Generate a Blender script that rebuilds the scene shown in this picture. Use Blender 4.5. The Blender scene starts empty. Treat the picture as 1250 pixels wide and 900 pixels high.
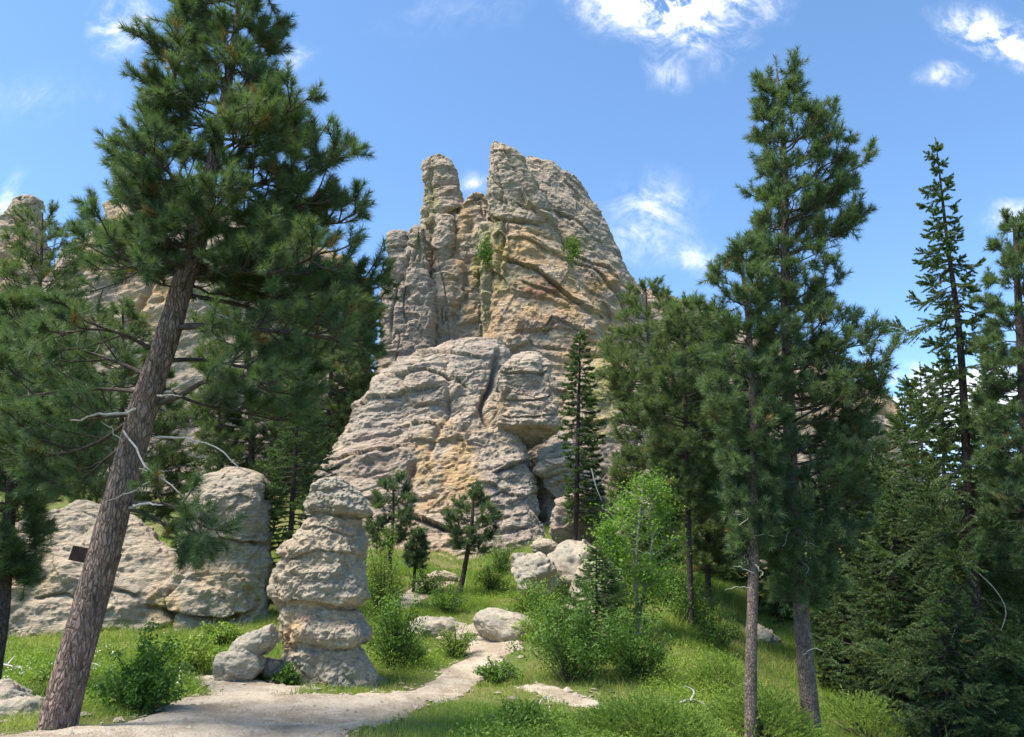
import bpy, math, random
import numpy as np
from mathutils import Vector
C = bpy.context
SC = C.scene
COL = SC.collection
R = math.radians
# ------------------------------------------------------------------ camera
F = 944.0; PITCH = R(15.0); CAM = np.array([0.0, 0.0, 1.6])
cd = bpy.data.cameras.new('camera'); cam = bpy.data.objects.new('camera', cd); COL.objects.link(cam)
cd.sensor_width = 36.0; cd.lens = 36.0 * F / 1250.0; cd.clip_start = 0.1; cd.clip_end = 6000
cam.location = CAM; cam.rotation_euler = (math.pi / 2 + PITCH, 0, 0); SC.camera = cam
# ------------------------------------------------------------------ light
SUN_EL, SUN_AZ = 64.0, -112.0     # azimuth measured from +Y (view) towards +X: behind the camera, to the left
w = bpy.data.worlds.new('World'); SC.world = w; w.use_nodes = True
nt = w.node_tree; nt.nodes.clear()
def N(t, typ, **kw):
    n = t.nodes.new(typ)
    for k, v in kw.items():
        if k.startswith('i_'):
            n.inputs[int(k[2:])].default_value = v
        else:
            setattr(n, k, v)
    return n
def math_node(t, op, a, b=None, c=None, clamp=False):
    n = t.nodes.new('ShaderNodeMath'); n.operation = op; n.use_clamp = clamp
    for i, v in enumerate((a, b, c)):
        if v is None: continue
        if isinstance(v, (int, float)): n.inputs[i].default_value = v
        else: t.links.new(v, n.inputs[i])
    return n.outputs[0]
def mix_node(t, fac, a, b, blend='MIX'):
    n = t.nodes.new('ShaderNodeMix'); n.data_type = 'RGBA'; n.blend_type = blend
    for sock, v in ((n.inputs[0], fac), (n.inputs[6], a), (n.inputs[7], b)):
        if isinstance(v, (int, float)): sock.default_value = v
        elif isinstance(v, tuple): sock.default_value = (v[0], v[1], v[2], 1)
        else: t.links.new(v, sock)
    return n.outputs[2]
def noise_node(t, vec, scale, detail=4, rough=0.55, dist=0.0, out=0):
    n = t.nodes.new('ShaderNodeTexNoise'); n.inputs['Scale'].default_value = scale
    n.inputs['Detail'].default_value = detail; n.inputs['Roughness'].default_value = rough
    n.inputs['Distortion'].default_value = dist
    t.links.new(vec, n.inputs['Vector']); return n.outputs[out]
def ramp(t, fac, lo, hi):
    n = t.nodes.new('ShaderNodeMapRange'); n.interpolation_type = 'SMOOTHSTEP'
    n.inputs[1].default_value = lo; n.inputs[2].default_value = hi
    t.links.new(fac, n.inputs[0]); return n.outputs[0]
def raydir(px, py):
    u = (px - 625.0) / F; v = (450.0 - py) / F
    return np.array([u, math.cos(PITCH) - v * math.sin(PITCH), math.sin(PITCH) + v * math.cos(PITCH)])
sky = N(nt, 'ShaderNodeTexSky', sky_type='NISHITA', sun_disc=False, sun_elevation=R(SUN_EL), sun_rotation=R(SUN_AZ % 360),
        altitude=1800.0, air_density=1.0, dust_density=0.6, ozone_density=2.2)
tc = N(nt, 'ShaderNodeTexCoord'); sep = N(nt, 'ShaderNodeSeparateXYZ'); nt.links.new(tc.outputs['Generated'], sep.inputs[0])
yy = math_node(nt, 'MAXIMUM', sep.outputs[1], 0.05)
U = math_node(nt, 'DIVIDE', sep.outputs[0], yy); W_ = math_node(nt, 'DIVIDE', sep.outputs[2], yy)
cmb = N(nt, 'ShaderNodeCombineXYZ'); nt.links.new(U, cmb.inputs[0]); nt.links.new(W_, cmb.inputs[1])
big = noise_node(nt, cmb.outputs[0], 11.0, 10, 0.66, 0.9)
wu = noise_node(nt, cmb.outputs[0], 5.0, 5, .6, 0, 1); wsp = N(nt, 'ShaderNodeSeparateColor'); nt.links.new(wu, wsp.inputs[0])
fine = noise_node(nt, cmb.outputs[0], 30.0, 8, 0.66, 1.2)
tex = math_node(nt, 'ADD', math_node(nt, 'MULTIPLY', big, 0.72), math_node(nt, 'MULTIPLY', fine, 0.28))
CLOUDS = [(145, 22, 60, 75, 8, 1.0), (372, 65, 40, 34, 20, .75), (577, 222, 34, 30, 10, .75), (820, -18, 190, 112, 3, 2.6), (750, 10, 90, 60, 30, 1.0),
          (815, 80, 50, 55, 45, .8), (1225, 50, 110, 52, -28, 1.6), (1150, 95, 60, 26, -15, .8), (795, 258, 100, 80, 35, .9), (770, 275, 50, 45, 20, .8),
          (850, 305, 46, 34, 20, .85), (1140, 500, 150, 62, 4, 2.2), (1235, 600, 110, 120, 0, 1.7), (4, 262, 26, 60, 0, 1.3), (1235, 275, 60, 34, 0, .7),
          (900, 60, 70, 60, 0, .5), (1230, 470, 60, 60, 0, 1.6), (40, 120, 160, 60, 0, .25), (560, 20, 160, 50, 0, .25)]
U = math_node(nt, 'ADD', U, math_node(nt, 'MULTIPLY', math_node(nt, 'SUBTRACT', wsp.outputs[0], .5), .16)); W_ = math_node(nt, 'ADD', W_, math_node(nt, 'MULTIPLY', math_node(nt, 'SUBTRACT', wsp.outputs[1], .5), .12))
tot = None
for (px, py, rx, ry, rot, amt) in CLOUDS:
    d = raydir(px, py); u0, w0 = d[0] / d[1], d[2] / d[1]
    ca, sa = math.cos(R(rot)), math.sin(R(rot)); k = 1.0 / F
    du = math_node(nt, 'SUBTRACT', U, u0); dw = math_node(nt, 'SUBTRACT', W_, w0)
    a = math_node(nt, 'ADD', math_node(nt, 'MULTIPLY', du, ca / (rx * k)), math_node(nt, 'MULTIPLY', dw, sa / (rx * k)))
    b = math_node(nt, 'SUBTRACT', math_node(nt, 'MULTIPLY', dw, ca / (ry * k * 1.1)), math_node(nt, 'MULTIPLY', du, sa / (ry * k * 1.1)))
    q = math_node(nt, 'ADD', math_node(nt, 'MULTIPLY', a, a), math_node(nt, 'MULTIPLY', b, b))
    m = math_node(nt, 'MULTIPLY', math_node(nt, 'SUBTRACT', 1.0, math_node(nt, 'SQRT', q), clamp=True), amt)
    tot = m if tot is None else math_node(nt, 'MAXIMUM', tot, m)
edge = math_node(nt, 'MULTIPLY', math_node(nt, 'SUBTRACT', tex, 0.41), 2.2)
dens = math_node(nt, 'MULTIPLY', math_node(nt, 'MULTIPLY', edge, tot), 2.6, clamp=True)
dens = ramp(nt, dens, -0.05, 1.35)
front = math_node(nt, 'GREATER_THAN', sep.outputs[1], 0.06)
dens = math_node(nt, 'MULTIPLY', dens, front)
# thin veil that whitens the sky a little near the horizon
SKYGAIN = (1.0, 1.0, 1.0)
skyc = mix_node(nt, 1.0, sky.outputs[0], (0.69, 0.82, 0.86), 'MULTIPLY')
CLOUDV = 4.4
col = mix_node(nt, dens, skyc, (CLOUDV, CLOUDV * 1.01, CLOUDV * 1.04))
bg = N(nt, 'ShaderNodeBackground'); bg.inputs[1].default_value = 0.14
nt.links.new(col, bg.inputs[0]); wo = N(nt, 'ShaderNodeOutputWorld'); nt.links.new(bg.outputs[0], wo.inputs[0])
sd = bpy.data.lights.new('sun', 'SUN'); sd.energy = 3.5; sd.angle = R(24.0); sd.color = (1.0, 0.93, 0.82)
sun = bpy.data.objects.new('sun', sd); COL.objects.link(sun)
sdir = Vector((math.sin(R(SUN_AZ)) * math.cos(R(SUN_EL)), math.cos(R(SUN_AZ)) * math.cos(R(SUN_EL)), math.sin(R(SUN_EL))))
sun.rotation_euler = sdir.to_track_quat('Z', 'Y').to_euler()
SC.view_settings.view_transform = 'Standard'; SC.view_settings.look = 'None'
SC.view_settings.exposure = 1.42; SC.view_settings.gamma = 1.0; SC.view_settings.use_curve_mapping = False
SC.cycles.use_denoising = True
try: SC.cycles.denoiser = 'OPENIMAGEDENOISE'
except Exception: pass
SC.cycles.max_bounces = 5; SC.cycles.diffuse_bounces = 3; SC.cycles.transmission_bounces = 3; SC.cycles.transparent_max_bounces = 4
SC.cycles.use_adaptive_sampling = True; SC.cycles.adaptive_threshold = 0.015
# ------------------------------------------------------------------ helpers
def P(px, py, Y):
    d = raydir(px, py); return CAM + d * (Y / d[1])
def proj(V):
    d = V - CAM; f = d[:, 1] * math.cos(PITCH) + d[:, 2] * math.sin(PITCH)
    up = -d[:, 1] * math.sin(PITCH) + d[:, 2] * math.cos(PITCH); f = np.maximum(f, 0.05)
    return 625 + F * d[:, 0] / f, 450 - F * up / f
def hsh(ix, iy, iz, s):
    with np.errstate(over='ignore'):
        h = ix.astype(np.uint32) * np.uint32(374761393) + iy.astype(np.uint32) * np.uint32(668265263) + iz.astype(np.uint32) * np.uint32(2147483647 & 1274126177) + np.uint32(s * 974711 & 0xffffffff)
        h = (h ^ (h >> np.uint32(13))) * np.uint32(1274126177); h = (h ^ (h >> np.uint32(16))) * np.uint32(2246822519); h ^= h >> np.uint32(15)
    return h.astype(np.float32) * np.float32(1 / 4294967296.0)
def vnoise(Q, s=0):
    Q = np.asarray(Q, np.float32); i = np.floor(Q).astype(np.int64); f = Q - i; f = f * f * f * (f * (f * 6 - 15) + 10)
    r = 0
    for dx in (0, 1):
        wx = f[:, 0] if dx else 1 - f[:, 0]
        for dy in (0, 1):
            wy = wx * (f[:, 1] if dy else 1 - f[:, 1])
            for dz in (0, 1):
                r = r + wy * (f[:, 2] if dz else 1 - f[:, 2]) * hsh(i[:, 0] + dx, i[:, 1] + dy, i[:, 2] + dz, s)
    return r * 2 - 1
ROT3 = np.array([[.36, .48, -.8], [-.8, .6, 0], [.48, .64, .6]], np.float32)
def fbm(Q, octs=4, s=0, gain=0.5):
    a, t, r = 1.0, 0.0, 0; Q = np.asarray(Q, np.float32)
    for o in range(octs):
        r = r + a * vnoise(Q, s + o); t += a; a *= gain; Q = (Q @ ROT3) * 2.03 + 5.1
    return r / t * 1.6
def sstep(a, b, x):
    t = np.clip((x - a) / (b - a), 0, 1); return t * t * (3 - 2 * t)
def make_mesh(name, V, polys_flat, per, mat, parent=None, smooth=True, colors=None, loc=None):
    """V (n,3) float, polys_flat int array (m*per)"""
    V = np.asarray(V, np.float32); L = np.asarray(polys_flat, np.int32).ravel(); m = len(L) // per
    me = bpy.data.meshes.new(name); me.vertices.add(len(V))
    if loc is not None: V = V - np.asarray(loc, np.float32)
    me.vertices.foreach_set('co', V.ravel()); me.loops.add(len(L)); me.loops.foreach_set('vertex_index', L)
    me.polygons.add(m); me.polygons.foreach_set('loop_start', np.arange(0, m * per, per, dtype=np.int32))
    try: me.polygons.foreach_set('loop_total', np.full(m, per, np.int32))
    except Exception: pass
    me.polygons.foreach_set('use_smooth', np.full(m, smooth, bool))
    if colors is not None:
        ca = me.color_attributes.new('tint', 'FLOAT_COLOR', 'POINT')
        c4 = np.ones((len(V), 4), np.float32); c4[:, :colors.shape[1]] = colors; ca.data.foreach_set('color', c4.ravel())
    me.update(); me.validate(verbose=False)
    if mat is not None: me.materials.append(mat)
    o = bpy.data.objects.new(name, me); COL.objects.link(o)
    if loc is not None and parent is None: o.location = loc
    if parent is not None:
        o.parent = parent
    return o
def tag(o, label=None, cat=None, group=None, kind=None):
    if label: o['label'] = label
    if cat: o['category'] = cat
    if group: o['group'] = group
    if kind: o['kind'] = kind
    return o
def empty(name, loc, label, cat, group=None):
    o = bpy.data.objects.new(name, None); COL.objects.link(o); o.location = loc; o.empty_display_size = 0.3
    return tag(o, label, cat, group)
def grid_faces(nr, nc, wrap=False):
    i = np.arange(nr - 1)[:, None]; j = np.arange(nc if wrap else nc - 1)[None, :]; j2 = (j + 1) % nc
    return np.stack([i * nc + j, i * nc + j2, (i + 1) * nc + j2, (i + 1) * nc + j], -1).reshape(-1)
def tubes(lines, sides=6):
    """lines: list of (pts (k,3), radii (k)); returns V, quads"""
    Vs, Fs, off = [], [], 0
    ang = np.arange(sides) * 2 * math.pi / sides; ca, sa = np.cos(ang), np.sin(ang)
    for pts, rad in lines:
        pts = np.asarray(pts, float); k = len(pts); T = np.gradient(pts, axis=0); T /= np.linalg.norm(T, axis=1)[:, None] + 1e-9
        up = np.tile([0.0, 0.0, 1.0], (k, 1)); up[np.abs(T[:, 2]) > .9] = [1, 0, 0]
        if abs(T[0, 2]) > .6: up[:] = [1, 0, 0]
        A = np.cross(T, up); A /= np.linalg.norm(A, axis=1)[:, None] + 1e-9; B = np.cross(T, A)
        ring = pts[:, None, :] + np.asarray(rad)[:, None, None] * (ca[None, :, None] * A[:, None, :] + sa[None, :, None] * B[:, None, :])
        Vs.append(ring.reshape(-1, 3)); Fs.append(grid_faces(k, sides, True) + off); off += k * sides
    return np.concatenate(Vs), np.concatenate(Fs)
def smooth_line(pts, n):
    pts = np.asarray(pts, float); k = len(pts); t = np.linspace(0, k - 1, n); i = np.clip(t.astype(int), 0, k - 2); f = (t - i)[:, None]
    p0 = pts[np.clip(i - 1, 0, k - 1)]; p1 = pts[i]; p2 = pts[i + 1]; p3 = pts[np.clip(i + 2, 0, k - 1)]
    return 0.5 * ((2 * p1) + (-p0 + p2) * f + (2 * p0 - 5 * p1 + 4 * p2 - p3) * f ** 2 + (-p0 + 3 * p1 - 3 * p2 + p3) * f ** 3)
# ------------------------------------------------------------------ materials
def new_mat(name):
    m = bpy.data.materials.new(name); m.use_nodes = True; t = m.node_tree; t.nodes.clear()
    o = N(t, 'ShaderNodeOutputMaterial'); return m, t, o
def rock_mat(name, base=(.45, .36, .27), pink=(.43, .31, .24), grey=(.33, .32, .29), scale=1.0, bump=0.10, lich=0.5, strata=(0.12, 0.0, 1.0), lamf=1.0):
    m, t, o = new_mat(name); L = t.links.new
    g = N(t, 'ShaderNodeNewGeometry'); vec = g.outputs['Position']
    mp = N(t, 'ShaderNodeMapping', vector_type='POINT'); L(vec, mp.inputs[0]); mp.inputs['Rotation'].default_value = (0.08, strata[0], 0)
    mp.inputs['Scale'].default_value = (1, 1, 3.6)
    st = noise_node(t, mp.outputs[0], 0.55 * scale, 9, .68, .5)
    n1 = noise_node(t, vec, .16 * scale, 6, .6, .4); n2 = noise_node(t, vec, .7 * scale, 8, .65, .3)
    n3 = noise_node(t, vec, 5.0 * scale, 8, .72); n4 = noise_node(t, vec, 16 * scale, 5, .7)
    att = N(t, 'ShaderNodeVertexColor', layer_name='tint'); sp = N(t, 'ShaderNodeSeparateColor'); L(att.outputs[0], sp.inputs[0])
    c = mix_node(t, ramp(t, n1, .40, .62), base, pink)
    c = mix_node(t, ramp(t, st, .42, .66), c, (base[0] * 1.16, base[1] * 1.14, base[2] * 1.10))
    c = mix_node(t, math_node(t, 'MULTIPLY', ramp(t, n2, .50, .64), lich), c, grey)
    c = mix_node(t, math_node(t, 'MULTIPLY', sp.outputs[1], ramp(t, n3, .30, .62)), c, grey)
    c = mix_node(t, math_node(t, 'MULTIPLY', sp.outputs[0], ramp(t, n2, .34, .60)), c, (.60, .38, .16))
    c = mix_node(t, math_node(t, 'MULTIPLY', sp.outputs[2], ramp(t, n3, .40, .58)), c, (.34, .33, .10))
    c = mix_node(t, math_node(t, 'MULTIPLY', att.outputs[1], ramp(t, n2, .30, .58)), c, (.30, .15, .09))
    # pale quartz crystals and dark lichen flecks
    c = mix_node(t, math_node(t, 'MULTIPLY', ramp(t, n3, .56, .70), .55), c, (.62, .56, .47))
    c = mix_node(t, math_node(t, 'MULTIPLY', ramp(t, n3, .46, .33), .50), c, (.15, .13, .10))
    c = mix_node(t, math_node(t, 'MULTIPLY', ramp(t, n4, .46, .34), .5), c, (.14, .125, .10))
    c = mix_node(t, math_node(t, 'MULTIPLY', ramp(t, n4, .58, .68), .35), c, (.66, .62, .54))
    vo = N(t, 'ShaderNodeTexVoronoi', feature='DISTANCE_TO_EDGE'); L(mp.outputs[0], vo.inputs['Vector']); vo.inputs['Scale'].default_value = 1.1 * scale
    mp2 = N(t, 'ShaderNodeMapping', vector_type='POINT'); L(vec, mp2.inputs[0]); mp2.inputs['Rotation'].default_value = (0.1, strata[0] * 1.3, 0); mp2.inputs['Scale'].default_value = (1, 1, 5.0)
    lam = noise_node(t, mp2.outputs[0], 2.0 * scale, 9, .68, .4)
    c = mix_node(t, math_node(t, 'MULTIPLY', ramp(t, lam, .43, .35), .55 * lamf), c, (base[0] * .42, base[1] * .40, base[2] * .38))
    c = mix_node(t, math_node(t, 'MULTIPLY', ramp(t, lam, .57, .68), .35 * lamf), c, (.60, .54, .45))
    h = math_node(t, 'ADD', math_node(t, 'MULTIPLY', st, 1.6 * (.4 + .6 * lamf)), math_node(t, 'ADD', math_node(t, 'MULTIPLY', n3, .50), math_node(t, 'MULTIPLY', n4, .16)))
    h = math_node(t, 'ADD', h, math_node(t, 'ADD', math_node(t, 'MULTIPLY', n2, 1.0), math_node(t, 'MULTIPLY', lam, 1.3 * lamf)))
    b = N(t, 'ShaderNodeBump'); b.inputs['Strength'].default_value = 0.9; b.inputs['Distance'].default_value = bump * 2.2 / scale
    L(h, b.inputs['Height'])
    p = N(t, 'ShaderNodeBsdfPrincipled'); p.inputs['Roughness'].default_value = .95; p.inputs['Specular IOR Level'].default_value = .12
    L(c, p.inputs['Base Color']); L(b.outputs[0], p.inputs['Normal']); L(p.outputs[0], o.inputs[0]); return m
def leaf_mat(name, c1, c2, trans=.28, rough=.6, hue=(1, 1, 1), spec=.25):
    m, t, o = new_mat(name); L = t.links.new
    att = N(t, 'ShaderNodeVertexColor', layer_name='tint'); sp = N(t, 'ShaderNodeSeparateColor'); L(att.outputs[0], sp.inputs[0])
    c = mix_node(t, sp.outputs[0], c1, c2)
    c = mix_node(t, sp.outputs[1], c, (.22, .13, .05))
    p = N(t, 'ShaderNodeBsdfPrincipled'); p.inputs['Roughness'].default_value = rough; p.inputs['Specular IOR Level'].default_value = spec
    L(c, p.inputs['Base Color'])
    tr = N(t, 'ShaderNodeBsdfTranslucent'); tcol = mix_node(t, 1.0, c, (1.25, 1.4, .55), 'MULTIPLY'); L(tcol, tr.inputs[0])
    mx = N(t, 'ShaderNodeMixShader'); mx.inputs[0].default_value = trans; L(p.outputs[0], mx.inputs[1]); L(tr.outputs[0], mx.inputs[2])
    L(mx.outputs[0], o.inputs[0]); return m
def bark_mat(name, c1, c2, c3, scale=1.0, bump=.02, stretch=.35):
    m, t, o = new_mat(name); L = t.links.new
    tcn = N(t, 'ShaderNodeTexCoord'); mp = N(t, 'ShaderNodeMapping'); L(tcn.outputs['Object'], mp.inputs[0]); mp.inputs['Scale'].default_value = (1, 1, stretch)
    v = N(t, 'ShaderNodeTexVoronoi', feature='DISTANCE_TO_EDGE'); v.inputs['Scale'].default_value = 30 * scale
    ds = noise_node(t, mp.outputs[0], 9 * scale, 3, .6, 0, 1); va = N(t, 'ShaderNodeVectorMath', operation='MULTIPLY_ADD')
    L(ds, va.inputs[0]); va.inputs[1].default_value = (.10, .10, .10); L(mp.outputs[0], va.inputs[2]); L(va.outputs[0], v.inputs['Vector'])
    v2 = N(t, 'ShaderNodeTexVoronoi', feature='F1'); v2.inputs['Scale'].default_value = 30 * scale; L(va.outputs[0], v2.inputs['Vector'])
    n = noise_node(t, mp.outputs[0], 30 * scale, 6, .7); n2 = noise_node(t, tcn.outputs['Object'], 2.2 * scale, 4, .6)
    sc = N(t, 'ShaderNodeSeparateColor'); L(v2.outputs['Color'], sc.inputs[0])
    c = mix_node(t, sc.outputs[0], c1, c2); c = mix_node(t, ramp(t, n2, .45, .65), c, c3)
    c = mix_node(t, ramp(t, n, .52, .36), c, (c1[0] * .45, c1[1] * .45, c1[2] * .45))
    c = mix_node(t, math_node(t, 'MULTIPLY', ramp(t, v.outputs[0], .10, .0), .6), c, (c1[0] * .32, c1[1] * .3, c1[2] * .3))
    h = math_node(t, 'ADD', ramp(t, v.outputs[0], 0, .22), math_node(t, 'MULTIPLY', n, .7))
    b = N(t, 'ShaderNodeBump'); b.inputs['Strength'].default_value = 1; b.inputs['Distance'].default_value = bump; L(h, b.inputs['Height'])
    p = N(t, 'ShaderNodeBsdfPrincipled'); p.inputs['Roughness'].default_value = .9; p.inputs['Specular IOR Level'].default_value = .15
    L(c, p.inputs['Base Color']); L(b.outputs[0], p.inputs['Normal']); L(p.outputs[0], o.inputs[0]); return m
def plain_mat(name, c1, c2, scale=20, rough=.85, bump=.004):
    m, t, o = new_mat(name); L = t.links.new
    tcn = N(t, 'ShaderNodeTexCoord'); n = noise_node(t, tcn.outputs['Object'], scale, 5, .65)
    c = mix_node(t, ramp(t, n, .35, .65), c1, c2); b = N(t, 'ShaderNodeBump'); b.inputs['Distance'].default_value = bump; L(n, b.inputs['Height'])
    p = N(t, 'ShaderNodeBsdfPrincipled'); p.inputs['Roughness'].default_value = rough; p.inputs['Specular IOR Level'].default_value = .2
    L(c, p.inputs['Base Color']); L(b.outputs[0], p.inputs['Normal']); L(p.outputs[0], o.inputs[0]); return m
M_TOWER = rock_mat('granite_tower', base=(.50, .405, .30), pink=(.48, .355, .28), grey=(.36, .325, .275), scale=.75, bump=.12, lich=.35)
M_BUTT = rock_mat('granite_buttress', base=(.50, .41, .315), pink=(.47, .35, .275), grey=(.40, .36, .30), scale=.95, bump=.12, lich=.35, strata=(-.22, 0, 1))
M_WALL = rock_mat('granite_wall', base=(.44, .365, .27), pink=(.41, .32, .235), grey=(.38, .34, .27), scale=1.7, bump=.08, lich=.35)
M_PILLAR = rock_mat('granite_pillar', base=(.38, .33, .255), pink=(.37, .285, .205), grey=(.25, .24, .205), scale=2.6, bump=.075, lich=.75, lamf=.25)
M_BOULDER = rock_mat('granite_boulder', base=(.35, .305, .235), pink=(.35, .275, .205), grey=(.25, .235, .195), scale=2.4, bump=.05, lich=.6, lamf=.3)
M_PINE = leaf_mat('pine_needles', (.045, .085, .058), (.14, .195, .085), .32, .5)
M_PINE_FAR = leaf_mat('pine_needles_far', (.052, .088, .050), (.155, .20, .072), .32, .55)
M_SPRUCE = leaf_mat('spruce_needles', (.040, .078, .046), (.125, .180, .068), .30, .55)
M_ASPEN = leaf_mat('aspen_leaves', (.095, .19, .030), (.20, .33, .055), .42, .5)
M_SHRUB = leaf_mat('shrub_leaves', (.055, .12, .022), (.16, .27, .045), .35, .5)
M_HERB = leaf_mat('herb_leaves', (.10, .18, .025), (.27, .36, .06), .35, .55)
M_GRASS = leaf_mat('grass_blades', (.15, .25, .032), (.36, .38, .10), .35, .6)
M_JUNIPER = leaf_mat('juniper_sprays', (.09, .17, .03), (.26, .35, .07), .25, .6)
M_BARK = bark_mat('pine_bark', (.24, .17, .14), (.36, .255, .21), (.20, .155, .135), .88, .025, .30)
M_BARK_D = bark_mat('dark_bark', (.085, .065, .055), (.15, .115, .095), (.075, .06, .052), 1.2, .015)
M_BARK_R = bark_mat('grey_brown_bark', (.20, .155, .13), (.31, .235, .195), (.16, .13, .11), 1.3, .015)
M_BRANCH = plain_mat('branch_bark', (.045, .036, .032), (.11, .085, .07), 25)
M_DEAD = plain_mat('bleached_wood', (.30, .28, .25), (.48, .45, .41), 30)
M_ASPENBARK = plain_mat('pale_aspen_bark', (.20, .20, .14), (.42, .41, .33), 12)
M_SIGN = plain_mat('brown_board', (.035, .020, .016), (.060, .034, .026), 14, .6)
# ------------------------------------------------------------------ terrain
CTRL = [(70, 890, 8), (0, 900, 7.5), (300, 870, 10), (560, 895, 9.2), (400, 832, 14), (480, 835, 14), (300, 832, 14.2), (0, 865, 10.8), (100, 850, 11.2),
        (150, 800, 15.5), (0, 785, 17.5), (200, 772, 18.6), (250, 765, 18.8), (-150, 790, 18), (-150, 900, 9), (560, 826, 15.6), (620, 790, 18.2), (560, 782, 18.8), (660, 780, 18.6),
        (680, 760, 20), (520, 770, 19), (470, 760, 19.5), (570, 718, 26), (500, 705, 28), (650, 735, 22.5), (700, 728, 23.5), (600, 695, 31), (450, 705, 28), (540, 745, 22.5),
        (690, 835, 14.2), (740, 862, 12.8), (800, 890, 11.5), (820, 850, 14), (870, 895, 12), (840, 800, 17), (780, 790, 17.5), (830, 760, 20), (760, 750, 20.5),
        (890, 820, 17.5), (900, 880, 14.5), (950, 850, 18), (1000, 900, 15), (1100, 890, 17), (1250, 900, 16), (880, 745, 24), (1000, 760, 26), (1250, 780, 26), (1100, 700, 34),
        (740, 700, 27), (820, 690, 30), (340, 700, 26), (380, 680, 30), (200, 700, 26), (0, 700, 28), (700, 660, 34)]
cp = np.array([P(*c) for c in CTRL])
ext = np.array([[0, 4, 0.0], [0, -5, 0.1], [-8, 2, .1], [8, 2, -.6], [-25, 0, .5], [25, 0, -2], [0, -30, 0], [40, 30, -1], [-40, 30, 4], [60, 70, 2], [-60, 70, 10], [0, 60, 9], [0, 90, 10], [30, 60, 5], [-30, 50, 8]], float)
cp = np.concatenate([cp, ext]); Kx = cp[:, :2]
def tps(r): return np.where(r > 0, r * r * np.log(r + 1e-9), 0)
n_ = len(cp); D = np.linalg.norm(Kx[:, None] - Kx[None], axis=2)
A = np.zeros((n_ + 3, n_ + 3)); A[:n_, :n_] = tps(D) + np.eye(n_) * 2.0; A[:n_, n_] = 1; A[:n_, n_ + 1:] = Kx; A[n_, :n_] = 1; A[n_ + 1:, :n_] = Kx.T
WT = np.linalg.solve(A, np.concatenate([cp[:, 2], np.zeros(3)]))
def ground(x, y, rough=True):
    x = np.atleast_1d(np.asarray(x, float)).ravel(); y = np.atleast_1d(np.asarray(y, float)).ravel(); z = np.zeros(len(x))
    xs = np.clip(x, -75, 75); ys = np.clip(y, -35, 95)
    for s in range(0, len(x), 50000):
        a, b = xs[s:s + 50000], ys[s:s + 50000]
        r = np.hypot(a[:, None] - Kx[None, :, 0], b[:, None] - Kx[None, :, 1])
        z[s:s + 50000] = tps(r) @ WT[:n_] + WT[n_] + WT[n_ + 1] * a + WT[n_ + 2] * b
    if rough:
        Q = np.stack([x, y, x * 0], 1)
        z += 0.10 * fbm(Q * .45, 3, 11) * sstep(5, 14, np.hypot(x, y)) + 0.018 * fbm(Q * 2.5, 3, 21)
    return z
def ground_hit(px, py, y0=6.0, y1=60.0):
    Y = np.linspace(y0, y1, 500); d = raydir(px, py); pts = CAM[None] + d[None] * (Y / d[1])[:, None]
    g = ground(pts[:, 0], pts[:, 1], False); below = np.where(pts[:, 2] < g)[0]
    i = below[0] if len(below) else len(Y) - 1
    return pts[i, 0], pts[i, 1], g[i]
# path polygons, drawn on the ground
def plan(poly): return np.array([ground_hit(a, b)[:2] for a, b in poly])
PATHS = [plan([(-60, 930), (0, 898), (90, 890), (150, 880), (215, 862), (262, 850), (245, 838), (215, 828), (262, 828), (300, 836), (340, 840), (385, 840), (360, 850), (350, 858), (400, 857),
               (470, 845), (520, 836), (545, 818), (575, 800), (562, 782), (590, 775), (640, 778), (632, 800), (610, 812), (584, 830), (548, 854), (495, 876), (450, 890), (410, 904), (390, 930), (200, 960), (-60, 960)]),
         plan([(636, 838), (660, 836), (700, 846), (748, 860), (742, 868), (700, 862), (660, 852)]),
         plan([(484, 735), (505, 716), (540, 703), (556, 700), (558, 716), (530, 722), (512, 738), (495, 748)]),
         plan([(690, 740), (715, 736), (740, 742), (715, 752), (690, 748)])]
def poly_sd(poly, x, y):
    """signed distance, positive inside"""
    d = np.full(len(x), 1e9); ins = np.zeros(len(x), bool); k = len(poly)
    for i in range(k):
        x0, y0 = poly[i]; x1, y1 = poly[(i + 1) % k]; ex, ey = x1 - x0, y1 - y0
        t = np.clip(((x - x0) * ex + (y - y0) * ey) / (ex * ex + ey * ey + 1e-9), 0, 1)
        d = np.minimum(d, np.hypot(x - x0 - t * ex, y - y0 - t * ey))
        c = (y0 > y) != (y1 > y); xi = x0 + (y - y0) * ex / (ey if abs(ey) > 1e-9 else 1e-9); ins ^= c & (x < xi)
    return np.where(ins, d, -d)
def path_mask(x, y):
    m = np.full(len(x), -1e9)
    for p in PATHS: m = np.maximum(m, poly_sd(p, x, y))
    Q = np.stack([x, y, x * 0], 1)
    return m + .16 * fbm(Q * 1.6, 5, 31, .65)
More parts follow.
